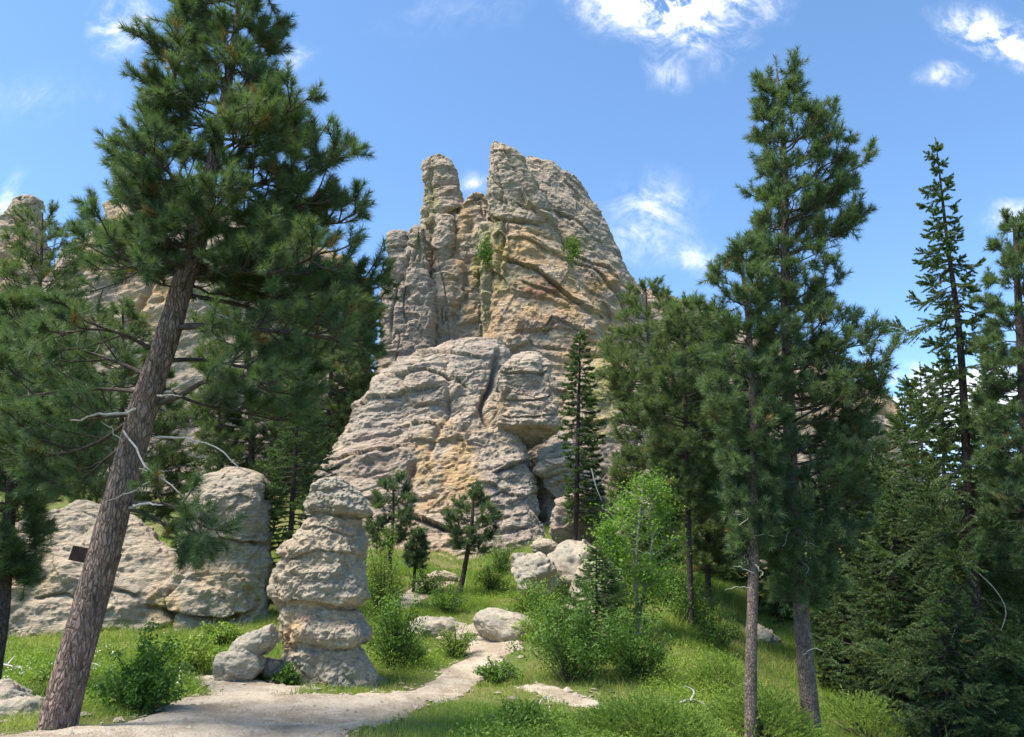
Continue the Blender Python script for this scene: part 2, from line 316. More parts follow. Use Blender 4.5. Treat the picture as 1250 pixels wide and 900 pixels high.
def terrain_mat():
    m, t, o = new_mat('meadow_soil'); L = t.links.new
    g = N(t, 'ShaderNodeNewGeometry'); v = g.outputs['Position']
    a = noise_node(t, v, .5, 6, .65); b = noise_node(t, v, 6, 6, .7); c = noise_node(t, v, 40, 4, .7)
    k = mix_node(t, ramp(t, a, .40, .60), (.11, .15, .035), (.17, .16, .06)); k = mix_node(t, ramp(t, b, .56, .68), k, (.25, .19, .13))
    k = mix_node(t, ramp(t, c, .48, .34), k, (.04, .05, .018))
    bp = N(t, 'ShaderNodeBump'); bp.inputs['Distance'].default_value = .03; L(math_node(t, 'ADD', b, c), bp.inputs['Height'])
    p = N(t, 'ShaderNodeBsdfPrincipled'); p.inputs['Roughness'].default_value = .95; p.inputs['Specular IOR Level'].default_value = .1
    L(k, p.inputs['Base Color']); L(bp.outputs[0], p.inputs['Normal']); L(p.outputs[0], o.inputs[0]); return m
def path_mat():
    m, t, o = new_mat('gravel_path'); L = t.links.new
    g = N(t, 'ShaderNodeNewGeometry'); v = g.outputs['Position']
    a = noise_node(t, v, 1.2, 6, .65, .3); b = noise_node(t, v, 14, 6, .7); c = noise_node(t, v, 60, 4, .7)
    k = mix_node(t, ramp(t, a, .40, .60), (.53, .45, .345), (.36, .29, .21)); k = mix_node(t, math_node(t, 'MULTIPLY', ramp(t, b, .56, .66), .8), k, (.58, .53, .46))
    k = mix_node(t, math_node(t, 'MULTIPLY', ramp(t, b, .42, .32), .6), k, (.22, .18, .13)); k = mix_node(t, math_node(t, 'MULTIPLY', ramp(t, c, .42, .30), .6), k, (.18, .15, .12))
    d_ = noise_node(t, v, 3.2, 7, .72, .8); k = mix_node(t, math_node(t, 'MULTIPLY', ramp(t, d_, .54, .66), .55), k, (.25, .185, .12))
    vo = N(t, 'ShaderNodeTexVoronoi'); vo.inputs['Scale'].default_value = 26; L(v, vo.inputs['Vector'])
    bp = N(t, 'ShaderNodeBump'); bp.inputs['Distance'].default_value = .03; L(math_node(t, 'ADD', math_node(t, 'ADD', b, c), math_node(t, 'MULTIPLY', vo.outputs[0], -.5)), bp.inputs['Height'])
    p = N(t, 'ShaderNodeBsdfPrincipled'); p.inputs['Roughness'].default_value = .95; p.inputs['Specular IOR Level'].default_value = .1
    L(k, p.inputs['Base Color']); L(bp.outputs[0], p.inputs['Normal']); L(p.outputs[0], o.inputs[0]); return m
def axis(lo, hi, step, far):
    core = np.arange(lo, hi + 1e-6, step); g = step * np.cumsum(1.16 ** np.arange(1, 90)); g = g[g < far]
    return np.concatenate([(lo - g)[::-1], core, hi + g])
ax = axis(-17, 17, .13, 3000); ay = axis(5, 34, .13, 3000)
X, Yg = np.meshgrid(ax, ay); Z = ground(X, Yg)
far_ = np.hypot(X.ravel(), Yg.ravel() - 30); Z = Z - sstep(120, 1500, far_) * 12
tag(make_mesh('ground', np.stack([X.ravel(), Yg.ravel(), Z], 1), grid_faces(len(ay), len(ax)), 4, terrain_mat()), kind='structure')
ax = np.arange(-12, 7, .06); ay = np.arange(5.5, 30, .07); X, Yg = np.meshgrid(ax, ay); x, y = X.ravel(), Yg.ravel()
pm = path_mask(x, y); Z = ground(x, y) + np.clip(pm * .25, -.05, .03) + .012 * fbm(np.stack([x, y, x * 0], 1) * 6, 3, 5)
Vp = np.stack([x, y, Z], 1); Fp = grid_faces(len(ay), len(ax)).reshape(-1, 4); keep = (pm[Fp] > -.15).any(1); Fp = Fp[keep]
used, inv = np.unique(Fp.ravel(), return_inverse=True)
tag(make_mesh('path', Vp[used], inv, 4, path_mat()), kind='structure')
# ------------------------------------------------------------------ rock builder
def polyline_dist(px, py, pts):
    d = np.full(len(px), 1e9); side = np.zeros(len(px)); along = np.zeros(len(px))
    n = len(pts) - 1
    for i in range(n):
        x0, y0 = pts[i]; x1, y1 = pts[i + 1]; ex, ey = x1 - x0, y1 - y0; ll = ex * ex + ey * ey + 1e-9
        t = np.clip(((px - x0) * ex + (py - y0) * ey) / ll, 0, 1); q = np.hypot(px - x0 - t * ex, py - y0 - t * ey)
        s = np.sign((px - x0) * ey - (py - y0) * ex)      # >0 : above a line drawn left to right
        m = q < d; d = np.where(m, q, d); side = np.where(m, s, side); along = np.where(m, (i + t) / n, along)
    return d, side, np.clip(np.minimum(along, 1 - along) * 8, 0, 1)
def facets(Q, s):
    Q = np.asarray(Q, np.float32); i = np.floor(Q - .5).astype(np.int64); best = np.full(len(Q), 1e9, np.float32); res = np.zeros(len(Q), np.float32)
    for dx in (0, 1):
        for dy in (0, 1):
            for dz in (0, 1):
                a, b, c = i[:, 0] + dx, i[:, 1] + dy, i[:, 2] + dz; h1, h2, h3 = hsh(a, b, c, s), hsh(a, b, c, s + 1), hsh(a, b, c, s + 2)
                o = Q - np.stack([a, b, c], 1) - np.stack([h1, h2, h3], 1) * .8 - .1; d = (o * o).sum(1); m = d < best; best = np.where(m, d, best)
                v = (h2 * 7.1 % 1 - .5) + 1.1 * (o[:, 0] * (h3 * 3.3 % 1 - .5) + o[:, 1] * (h1 * 5.7 % 1 - .5) + o[:, 2] * (h2 * 9.1 % 1 - .35)); res = np.where(m, v, res)
    return res
def rock_displace(V, Nn, pr, feats=(), seed=0):
    V = V.astype(np.float32); sc = pr.get('s', 1.0)
    d = pr.get('big', .5) * fbm(V / (pr.get('bigs', 6.0) * sc), 3, seed)
    d += pr.get('mid', .25) * fbm(V / (1.7 * sc), 4, seed + 9, .55)
    a, b = pr.get('dip', (.15, .05)); h = V[:, 2] - a * V[:, 0] - b * V[:, 1]
    for lay, (sp, am) in enumerate(pr.get('strata', ((2.2, .35), (.8, .15)))):
        hh = (h + sp * .55 * fbm(V / (4.5 * sp), 3, seed + 30 + lay)) / sp; k = np.floor(hh); f = hh - k
        off = hsh(k.astype(np.int64), np.zeros(len(k), np.int64), np.zeros(len(k), np.int64), seed + lay) - .5
        off2 = hsh((k + 1).astype(np.int64), np.zeros(len(k), np.int64), np.zeros(len(k), np.int64), seed + lay) - .5
        prof = sstep(0, .13, f) * (1.12 - .5 * f ** 2)
        blend = sstep(.86, 1.0, f); mod = np.clip(.55 + 1.1 * fbm(V / (2.4 * sp), 3, seed + 50 + lay), 0, 1.5)
        d += am * mod * (prof * .7 - .56 + pr.get('bias', 0) + (off * (1 - blend) + off2 * blend) * 1.0)
    for j, (cs, zs_, am) in enumerate(pr.get('facets', ((2.4 * sc, .7, .30 * sc), (.9 * sc, .5, .13 * sc), (.42 * sc, .45, .055 * sc)))):
        Q = np.stack([V[:, 0], V[:, 1], h], 1) / np.array([cs, cs, cs * zs_], np.float32); Q = Q + .25 * fbm(V / cs * 1.3, 2, seed + 60 + j)[:, None]
        d += am * facets(Q, seed * 7 + j * 13)
    for j, (ws, wd, wa) in enumerate(pr.get('joints', ((4.0, .09, .5),))):
        Q = V / np.array([ws, ws, ws * 4], np.float32); nn = fbm(Q, 4, seed + 70 + j); d -= wa * np.clip(1 - np.abs(nn) / wd, 0, 1) ** 1.5
    nn = fbm(V / (1.1 * sc), 3, seed + 80); d -= pr.get('crk', .12) * np.clip(1 - np.abs(nn) / .10, 0, 1)
    d += pr.get('fine', .05) * fbm(V / (.35 * sc), 3, seed + 90, .6)
    if len(feats):
        px, py = proj(V); nz = fbm(V / (1.3 * sc), 3, seed + 99) ; view = (V - CAM[None].astype(np.float32)); view /= np.linalg.norm(view, axis=1)[:, None]
        front = sstep(.25, -.1, (Nn * view).sum(1))
        for kind, pts, wpx, dep in feats:
            dep = dep * pr.get('fs', 1.0)
            q, side, ends = polyline_dist(px + 4 * nz * wpx / 6, py + 7 * nz * wpx / 6, pts)
            if kind == 'crack': e = -dep * np.exp(-(q / wpx) ** 2)
            elif kind == 'bulge': e = dep * np.exp(-(q / wpx) ** 2)
            elif kind == 'ledge': e = np.where(side > 0, dep * .30 * np.exp(-(q / (wpx * 2.6)) ** 2), -dep * .85 * np.exp(-(q / (wpx * 1.25)) ** 1.3))
            else: e = np.where(side < 0, dep * .45 * np.exp(-(q / (wpx * 3)) ** 2), -dep * .8 * np.exp(-(q / (wpx * 2.2)) ** 1.3))
            d = d + e * ends * front
    return d
def tint_of(V, blobs, seed=0):
    T = np.zeros((len(V), 4), np.float32)
    if len(blobs):
        px, py = proj(V); nz = fbm(V.astype(np.float32) / 1.6, 4, seed + 200)
        for ch, bx, by, rx, ry, am in blobs:
            q = ((px - bx) / rx) ** 2 + ((py - by) / ry) ** 2; T[:, ch] = np.maximum(T[:, ch], am * sstep(1.3, .35, q + .55 * nz))
    return T
def loft(rows, Yc, kd=.7, ex=2.6, res=(160, 220), pr={}, feats=(), blobs=(), seed=0, mind=.3, back=None):
    rows = [r if len(r) == 4 else (*r, 0.0) for r in rows]
    rows = sorted(rows, key=lambda r: -r[0])
    B = []
    for (py, xl, xr, dy) in rows:
        L_ = P(xl, py, Yc + dy); R_ = P(xr, py, Yc + dy); B.append((L_[2], L_[0], R_[0], Yc + dy))
    B = np.array(B); nh, na = res
    z0, z1 = B[0, 0] - .3, B[-1, 0]
    tt = np.linspace(0, 1, nh); zs = z0 + (z1 - z0) * (1 - (1 - tt) ** 1.25)
    L_ = np.interp(zs, B[:, 0], B[:, 1]); R_ = np.interp(zs, B[:, 0], B[:, 2]); Yv = np.interp(zs, B[:, 0], B[:, 3])
    def sm(a, k=3):
        for _ in range(k): a = np.concatenate([[a[0]], (a[:-2] + 2 * a[1:-1] + a[2:]) / 4, [a[-1]]])
        return a
    Yv = sm(Yv, 6); cx = (L_ + R_) / 2; hw = np.maximum((R_ - L_) / 2, .02)
    end = np.sqrt(np.clip((z1 - zs) / (.5 * hw.clip(.2) + .02), 0, 1)); end = np.maximum(end, .02); hwT = hw * end
    hd = np.maximum(hw * kd, mind) * end
    u = np.linspace(0, 1, na, endpoint=False); th = 2 * math.pi * u - math.pi / 2; th = th + .45 * np.cos(th - math.pi)*0  # front at -pi/2
    th = -math.pi / 2 + 2 * math.pi * (u - .5) ; s_ = (u - .5) * 2; th = -math.pi / 2 + math.pi * (np.sign(s_) * (np.abs(s_) * .62 + .38 * np.abs(s_) ** 3))
    c, s = np.cos(th), np.sin(th); rr = (np.abs(c) ** ex + np.abs(s) ** ex) ** (-1 / ex)
    X_ = cx[:, None] + hwT[:, None] * (rr * c)[None]; Yy = Yv[:, None] + hd[:, None] * (rr * s)[None]; Zz = np.repeat(zs[:, None], na, 1)
    G = np.stack([X_, Yy, Zz], -1)
    da = np.roll(G, -1, 1) - np.roll(G, 1, 1); dz = np.gradient(G, axis=0); Nn = np.cross(da, dz); Nn /= np.linalg.norm(Nn, axis=2)[..., None] + 1e-9
    ctr = G.mean(1, keepdims=True); flip = ((G - ctr)[..., :2] * Nn[..., :2]).sum() < 0
    if flip: Nn = -Nn
    V = G.reshape(-1, 3); Nf = Nn.reshape(-1, 3); Nf[:, 2] *= .5
    d = rock_displace(V, Nf, pr, feats, seed)
    lim = np.repeat(hwT, na); d = np.clip(d, -lim * .5, lim * .5 + .02)
    V2 = V + Nf * d[:, None]
    top = V2[-na:].mean(0); V2 = np.concatenate([V2, top[None]]); Fq = grid_faces(nh, na, True)
    cap = np.stack([np.full(na, len(V2) - 1), (nh - 1) * na + np.arange(na), (nh - 1) * na + (np.arange(na) + 1) % na, np.full(na, len(V2) - 1)], 1)
    T = tint_of(V2, blobs, seed)
    # cap as degenerate-free tris is added by the caller
    return V2, Fq, cap[:, :3], T
def rock_object(name, lumps, mat, parent=None, label=None, cat=None, group=None):
    Vs, Fs, Ts, off = [], [], [], 0
    for (V, Fq, cap, T) in lumps:
        q = Fq.reshape(-1, 4); tri = np.concatenate([q[:, [0, 1, 2]], q[:, [0, 2, 3]], cap]) + off
        Vs.append(V); Fs.append(tri); Ts.append(T); off += len(V)
    o = make_mesh(name, np.concatenate(Vs), np.concatenate(Fs).ravel(), 3, mat, parent, True, np.concatenate(Ts))
    if label: tag(o, label, cat, group)
    return o
def boulder(name, label, c, rad, rz=0, tilt=(0, 0), seed=0, mat=None, cuts=7, res=(70, 110), cat='boulder', group=None, cutd=.72, pr=None, sink=0):
    rng = np.random.default_rng(seed + 500); nh, na = res
    ph = np.linspace(0.001, math.pi - .001, nh); th = np.linspace(0, 2 * math.pi, na, endpoint=False)
    D = np.stack([np.sin(ph)[:, None] * np.cos(th)[None], np.sin(ph)[:, None] * np.sin(th)[None], np.cos(ph)[:, None] + 0 * th[None]], -1).reshape(-1, 3)
    r = np.ones(len(D))
    for _ in range(cuts):
        n = rng.normal(size=3); n /= np.linalg.norm(n); k = D @ n; lim = rng.uniform(cutd, .98); r = np.where(k * r > lim, (r * .15 + .85 * lim / np.maximum(k, 1e-3)), r)
    V = D * r[:, None] * np.array(rad)[None]
    cx_, sx = math.cos(tilt[0]), math.sin(tilt[0]); cy_, sy = math.cos(tilt[1]), math.sin(tilt[1]); cz, sz = math.cos(rz), math.sin(rz)
    M = np.array([[cz, -sz, 0], [sz, cz, 0], [0, 0, 1]]) @ np.array([[cy_, 0, sy], [0, 1, 0], [-sy, 0, cy_]]) @ np.array([[1, 0, 0], [0, cx_, -sx], [0, sx, cx_]])
    V = V @ M.T; Nn = D @ M.T; s = float(np.mean(rad))
    p = dict(s=s * .5, big=.12 * s, bigs=2.2, mid=.09 * s, strata=((.55 * s, .07 * s),), joints=(), crk=.0, fine=.04 * s, facets=((.9 * s, .8, .12 * s), (.35 * s, .7, .04 * s)))
    if pr: p.update(pr)
    V = V + np.array(c)[None]; d = rock_displace(V, Nn, p, (), seed); V = V + Nn * d[:, None]
    q = grid_faces(nh, na, True).reshape(-1, 4); tri = np.concatenate([q[:, [0, 2, 1]], q[:, [0, 3, 2]]])
    T = np.zeros((len(V), 4), np.float32); T[:, 1] = sstep(-.2, .3, fbm(V / (.6 * s), 3, seed + 3)) * .8
    o = make_mesh(name, V, tri.ravel(), 3, mat or M_BOULDER, None, True, T, loc=c); tag(o, label, cat, group); return o
#@ROCKS
# ------------------------------------------------------------------ the rock tower
TP = dict(fs=.42, s=1.6, big=.42, bigs=6, mid=.13, dip=(-.16, .0), strata=((3.4, .17), (1.2, .13), (.5, .07)), joints=(), crk=.05, fine=.10, facets=((5.0, .8, .38), (1.9, .45, .14), (.7, .4, .07)))
tw = P(620, 640, 50); tw[2] = 8.0
tower = empty('rock_tower', (0, 0, 0), 'huge tan granite tower with split spires, highest rock against the blue sky', 'rock formation')
SP = dict(TP, big=.22, mid=.11, joints=((3.2, .04, .28),), facets=((3.0, .9, .38), (1.2, .5, .18), (.6, .4, .07)), dip=(.05, 0), strata=((2.6, .14), (.9, .10), (.45, .06)))
GREYS = [(1, 490, 350, 50, 90, .5), (1, 520, 400, 40, 60, .5), (2, 525, 250, 12, 30, .7), (2, 512, 300, 14, 25, .5), (1, 540, 380, 30, 60, .5), (0, 560, 330, 14, 70, .7)]
rock_object('spire', [loft([(191, 530, 539), (196, 523, 545), (210, 518, 551), (235, 516, 559), (258, 515, 562), (272, 514, 559), (300, 509, 556), (340, 505, 552), (400, 503, 550), (450, 500, 550)],
            50, .9, 2.4, (230, 150), SP, [('ledge', [(512, 272), (530, 268), (545, 262), (563, 250)], 3, .7), ('crack', [(528, 200), (526, 230), (532, 268)], 2.5, .6), ('crack', [(520, 262), (530, 300), (528, 360), (524, 430)], 4, 1.2)], GREYS, 3)], M_TOWER, tower)
rock_object('spire', [loft([(283, 480, 493), (289, 477, 498), (310, 474, 500), (360, 470, 505), (430, 466, 512), (480, 462, 516)], 48, 1, 2.5, (170, 130), SP, [('ledge', [(474, 303), (486, 301), (498, 299)], 3, .6)], GREYS, 4)], M_TOWER, tower)
rock_object('spire', [loft([(274, 503, 513), (281, 499, 519), (300, 496, 524), (360, 496, 528), (430, 496, 532), (480, 494, 534)], 47.5, 1, 2.5, (170, 130), SP, [('ledge', [(497, 298), (510, 302), (522, 306)], 3, .6)], GREYS, 5)], M_TOWER, tower)
rock_object('spire', [loft([(262, 538, 552), (290, 530, 556), (330, 527, 558), (400, 524, 556), (440, 522, 556), (470, 520, 556)], 48.6, 1, 2.5, (170, 130), SP, [], GREYS, 6)], M_TOWER, tower)
rock_object('recess_wall', [loft([(236, 578, 588), (244, 570, 593), (262, 556, 605), (300, 545, 612), (400, 535, 615), (460, 530, 615)], 49.0, .4, 2.6, (170, 130), dict(SP, big=.3), [('crack', [(578, 262), (570, 320), (566, 400)], 4, .9)], [(0, 570, 300, 16, 60, .8), (2, 590, 330, 14, 40, .7)], 7)], M_TOWER, tower)
rock_object('spire', [loft([(285, 566, 580), (320, 560, 590), (380, 556, 594), (440, 552, 598)], 48.6, .7, 2.5, (130, 110), SP, [], [(0, 575, 380, 12, 40, .6)], 8)], M_TOWER, tower)
rock_object('spire', [loft([(272, 585, 600), (282, 582, 612), (310, 581, 615), (318, 585, 610), (350, 584, 608), (430, 584, 604), (470, 580, 600)], 47.2, .9, 2.8, (130, 110), SP, [('crack', [(580, 312), (600, 316), (612, 314)], 3, .5)], [(2, 598, 300, 20, 26, .9), (2, 592, 380, 12, 60, .8)], 18)], M_TOWER, tower)
FE = [('ledge', [(588, 264), (612, 262), (640, 264), (672, 268)], 3.2, 1.5),
      ('ledge', [(606, 312), (630, 316), (658, 324), (690, 350), (720, 372), (742, 392)], 3.5, 1.3),
      ('crack', [(612, 262), (617, 285), (608, 312), (603, 350)], 3, 1.0),
      ('ledge', [(600, 292), (640, 288), (676, 300), (704, 318), (735, 330)], 2.5, .6),
      ('crack', [(616, 182), (630, 205), (645, 235), (662, 262)], 2.5, .5), ('crack', [(606, 200), (612, 225), (610, 250)], 1.6, .3),
      ('ledge', [(690, 300), (720, 318), (746, 322), (760, 345)], 2.5, .8), ('ledge', [(712, 320), (735, 335), (745, 350), (762, 362)], 2.5, .8),
      ('crack', [(748, 345), (765, 380), (775, 410)], 3, 1.2), ('ledge', [(745, 345), (770, 346)], 2.5, .6),
      ('ledge', [(660, 400), (672, 382), (700, 396), (740, 412)], 2.5, .7), ('crack', [(662, 405), (676, 388)], 3, .8),
      ('ledge', [(630, 340), (680, 352), (706, 368)], 3, .5), ('ledge', [(600, 238), (630, 240), (660, 252)], 2.5, .5),
      ('ledge', [(598, 180), (612, 183), (622, 190)], 2, .5), ('ledge', [(655, 250), (700, 262), (725, 285)], 2.5, .5),
      ('crack', [(700, 430), (720, 470), (725, 520)], 3, .6), ('ledge', [(640, 420), (700, 428), (760, 440)], 2.5, .5)]
BL = [(0, 640, 330, 70, 60, .75), (0, 700, 370, 70, 60, .8), (0, 610, 395, 30, 60, .7), (0, 730, 420, 60, 60, .6), (3, 655, 350, 40, 16, .9), (3, 650, 398, 60, 16, .35), (2, 625, 345, 40, 18, .55), (2, 735, 470, 30, 50, .9),
      (2, 600, 300, 20, 40, .8), (1, 700, 230, 60, 50, .75), (1, 740, 310, 40, 60, .8), (1, 625, 210, 30, 40, .5), (1, 620, 345, 14, 10, .9), (2, 700, 300, 30, 12, .5), (2, 600, 480, 20, 60, .4)]
rock_object('prow', [loft([(172, 599, 609), (176, 597, 616), (186, 595, 630), (215, 592, 650), (250, 589, 668), (300, 592, 690), (350, 594, 716), (400, 593, 738), (470, 588, 750), (600, 580, 780), (700, 570, 790)], 47, .62, 2.5, (460, 420), TP, FE, BL, 9)], M_TOWER, tower)
rock_object('shoulder', [loft([(190, 642, 652), (195, 634, 664), (203, 624, 679), (221, 614, 699), (247, 608, 720), (269, 606, 740), (291, 600, 750), (319, 600, 761), (345, 600, 777), (400, 600, 790), (500, 600, 810), (700, 600, 830)], 51, .55, 2.5, (460, 420), dict(TP, big=.3, dip=(-.5, 0)), FE, BL, 10)], M_TOWER, tower)
rock_object('lower_face', [loft([(440, 700, 770), (455, 690, 800), (520, 680, 820), (600, 670, 840), (700, 660, 850)], 44.5, .5, 2.4, (220, 260), dict(TP, dip=(-.2, 0)), [('ledge', [(700, 520), (740, 512), (800, 520)], 3, .8)], [(2, 735, 490, 26, 50, 1.0), (2, 742, 450, 30, 26, .7), (0, 760, 440, 40, 40, .6)], 12)], M_TOWER, tower)
# ridge going on to the right behind the pines
rock_object('granite_ridge', [loft([(352, 770, 800), (366, 762, 835), (400, 760, 900), (440, 755, 985), (475, 750, 1060), (495, 745, 1090), (560, 740, 1120), (700, 730, 1150)], 52, .35, 2.4, (240, 360), dict(TP, dip=(-.35, 0)), [], [(0, 1050, 520, 60, 60, .6), (0, 1040, 440, 60, 40, .5)], 13)],
            M_TOWER, None, 'tan granite ridge falling away behind the right hand pines, joined to the tower foot', 'rock formation')
rock_object('gully_rock', [loft([(560, 835, 860), (580, 815, 880), (640, 800, 910), (700, 830, 930), (800, 850, 960)], 33, .6, 2.4, (150, 170), dict(TP, s=1.0, big=.5, mid=.35), [], [(1, 860, 700, 80, 100, .9)], 14)],
            M_TOWER, None, 'dark grey rock outcrop in the shaded hollow right of the aspen', 'rock formation')
# left ridge
rock_object('rock_pinnacle', [loft([(238, 26, 46), (243, 20, 49), (262, 12, 49), (280, 4, 50), (330, -10, 60), (450, -40, 80), (650, -60, 120)], 52, .9, 2.5, (230, 170), SP, [('ledge', [(20, 250), (46, 247)], 2, .5)], [(0, 30, 330, 30, 60, .5)], 15)],
            M_TOWER, None, 'blocky tan rock pinnacle rising over the pines at the left edge', 'rock formation')
rock_object('granite_ridge', [loft([(246, 124, 150), (256, 114, 215), (275, 106, 330), (300, 98, 405), (330, 85, 428), (400, 50, 440), (500, 0, 452), (700, -60, 470)], 49, .4, 2.5, (260, 360), dict(TP, dip=(.3, 0)), [('crack', [(170, 260), (190, 330), (150, 420)], 5, 1)], [(0, 195, 375, 36, 40, 1.0), (0, 140, 300, 40, 60, .5), (0, 400, 320, 40, 40, .5)], 16)],
            M_TOWER, None, 'pale tan granite ridge seen through the branches behind the leaning pine', 'rock formation')
# buttress
BP = dict(fs=.8, s=1.1, big=.5, bigs=4, mid=.22, dip=(.28, .0), strata=((1.7, .26), (.65, .15)), joints=(), crk=.05, fine=.10, facets=((3.0, .6, .30), (1.1, .45, .10), (.5, .4, .05)))
FB = [('crack', [(606, 430), (602, 470), (590, 500), (600, 520)], 4, .9), ('ledge', [(420, 505), (450, 490), (500, 478), (545, 470)], 2.5, .5), ('ledge', [(470, 462), (520, 455), (560, 462), (575, 475)], 2.5, .4),
      ('crack', [(505, 555), (495, 580), (490, 600)], 5, .7), ('ledge', [(500, 624), (520, 632), (545, 645), (570, 650)], 3, 1.0), ('ledge', [(480, 520), (520, 512), (545, 520)], 2.5, .35),
      ('ledge', [(395, 560), (440, 552), (500, 540)], 2.5, .4), ('ledge', [(600, 575), (640, 560), (655, 570)], 3, .6), ('ledge', [(500, 436), (540, 430), (600, 440)], 2.5, .35),
      ('crack', [(545, 440), (548, 500), (520, 560)], 4, .35), ('ledge', [(540, 690), (600, 682), (660, 690)], 2.5, .4), ('ledge', [(440, 605), (480, 600), (498, 612)], 3, .5)]
BB = [(0, 545, 580, 50, 70, .8), (0, 520, 660, 60, 40, .45), (0, 600, 520, 40, 40, .3), (1, 590, 440, 40, 30, .6), (1, 450, 500, 60, 40, .5), (3, 450, 560, 70, 40, .18), (1, 640, 640, 50, 60, .6)]
butt = empty('rock_buttress', (0, 0, 0), 'broad sloping granite buttress below the tower, left of the dark overhang', 'rock formation')
rock_object('slab', [loft([(414, 580, 600, 3), (420, 560, 606, 2.6), (432, 520, 610, 2.2), (442, 490, 613, 2), (460, 466, 616, 1.5), (480, 450, 622, 1), (500, 432, 626, .6), (530, 418, 634, 0), (560, 398, 640, -.6), (600, 386, 652, -1.4), (640, 378, 668, -2), (670, 372, 684, -2.5), (700, 366, 700, -3), (740, 360, 710, -3.4)],
            38, .45, 2.7, (420, 480), BP, FB, BB, 20)], M_BUTT, butt)
rock_object('overhanging_block', [loft([(432, 622, 668, 1), (437, 610, 676, .6), (450, 604, 680), (475, 600, 685), (505, 601, 689), (522, 603, 689), (534, 606, 676, .6), (546, 612, 655, 1.4), (556, 620, 645, 2)],
            36.9, .55, 2.8, (230, 240), dict(BP, fs=.5, dip=(-.12, 0), strata=((1.2, .14), (.5, .08))), [('ledge', [(604, 455), (640, 452), (680, 448)], 2.5, .5), ('ledge', [(603, 480), (650, 486), (684, 478)], 2.5, .35), ('ledge', [(605, 505), (650, 510), (686, 505)], 2.5, .35)], [(3, 640, 480, 40, 30, .22), (0, 612, 505, 14, 26, .7)], 21)], M_BUTT, butt)
rock_object('cave_wall', [loft([(520, 650, 700, 2), (545, 645, 715, 1), (580, 648, 722), (620, 652, 715, -.5), (655, 665, 705, -.8), (690, 660, 720, -1)], 39.0, .5, 2.4, (150, 170), dict(BP, mid=.5), [], [(1, 680, 600, 60, 80, .7)], 22),
             loft([(538, 678, 700), (548, 662, 712), (575, 655, 716), (600, 665, 712), (615, 680, 705)], 37.0, .5, 2.4, (90, 120), BP, [], [(1, 690, 570, 30, 40, .9)], 23)], M_BUTT, butt)
# left wall with dome
WP = dict(s=.55, big=.22, bigs=3.2, mid=.16, dip=(-.06, 0), strata=((1.1, .10), (.4, .035)), joints=(), crk=.0, fine=.04, facets=((1.6, .7, .13), (.6, .5, .05), (.25, .45, .02)))
WF = [('ledge', [(230, 655), (270, 655), (300, 660), (332, 664)], 2.6, .25), ('ledge', [(215, 742), (240, 752), (270, 758), (300, 750), (318, 742)], 4, .5), ('ledge', [(120, 770), (170, 768), (215, 764)], 3, .2), ('ledge', [(140, 720), (160, 722), (170, 726)], 2.5, .2),
      ('ledge', [(175, 735), (205, 742), (225, 750)], 3, .25), ('ledge', [(40, 730), (80, 722), (110, 740)], 3, .2), ('crack', [(215, 700), (205, 730), (214, 760)], 3, .2)]
WB = [(0, 200, 740, 22, 30, .9), (2, 198, 738, 12, 12, .8), (0, 30, 700, 50, 40, .3), (0, 270, 700, 40, 30, .35), (1, 280, 610, 40, 30, .4)]
rock_object('rock_wall', [loft([(571, 272, 294), (575, 262, 304), (583, 250, 316), (596, 242, 327), (620, 236, 331), (656, 230, 331), (664, 226, 328), (700, 215, 330), (735, 214, 325), (748, 222, 320), (775, 215, 318)], 19.6, .8, 2.7, (240, 260), WP, WF, WB, 30),
             loft([(610, 60, 150), (630, -10, 200), (660, -80, 228), (700, -130, 262), (745, -150, 285), (790, -160, 290)], 20.2, .35, 2.4, (200, 420), WP, WF, WB, 31)],
            M_WALL, None, 'low cream granite wall with a rounded dome at its right end, behind the leaning pine', 'rock formation')
# pillar
PR = [(583, 402, 412), (587, 395, 419), (593, 387, 427), (608, 379, 439), (620, 376, 445), (627, 378, 446), (630.5, 383, 440), (634, 379, 437), (645, 371, 439), (652, 364, 439), (656, 362, 441), (668, 346, 443), (676, 344, 443), (682, 348, 441), (688, 345, 443), (702, 337, 446), (718, 333, 449),
      (728, 335, 450), (735, 341, 446), (740, 345, 434), (752, 344, 440), (764, 344, 450), (774, 345, 454), (783, 348, 451), (789, 352, 441), (796, 349, 446), (808, 348, 452), (820, 349, 458), (832, 352, 465), (845, 350, 468)]
PF = [('crack', [(376, 626), (400, 627), (425, 631), (446, 633)], 1.8, .14), ('ledge', [(364, 646), (395, 643), (420, 650), (441, 654)], 2.2, .10), ('ledge', [(345, 684), (368, 678), (385, 671), (410, 672), (445, 678)], 2.2, .13),
      ('ledge', [(334, 730), (352, 736), (378, 732), (400, 735), (428, 741), (450, 734)], 4.5, .28), ('ledge', [(348, 784), (370, 787), (400, 791), (430, 790), (454, 782)], 3.5, .16), ('crack', [(350, 740), (352, 760), (349, 785)], 2.5, .12),
      ('ledge', [(350, 704), (390, 698), (440, 708)], 2, .05), ('ledge', [(360, 800), (375, 806), (390, 820)], 2, .06), ('bulge', [(350, 770), (400, 776), (445, 772)], 8, .10)]
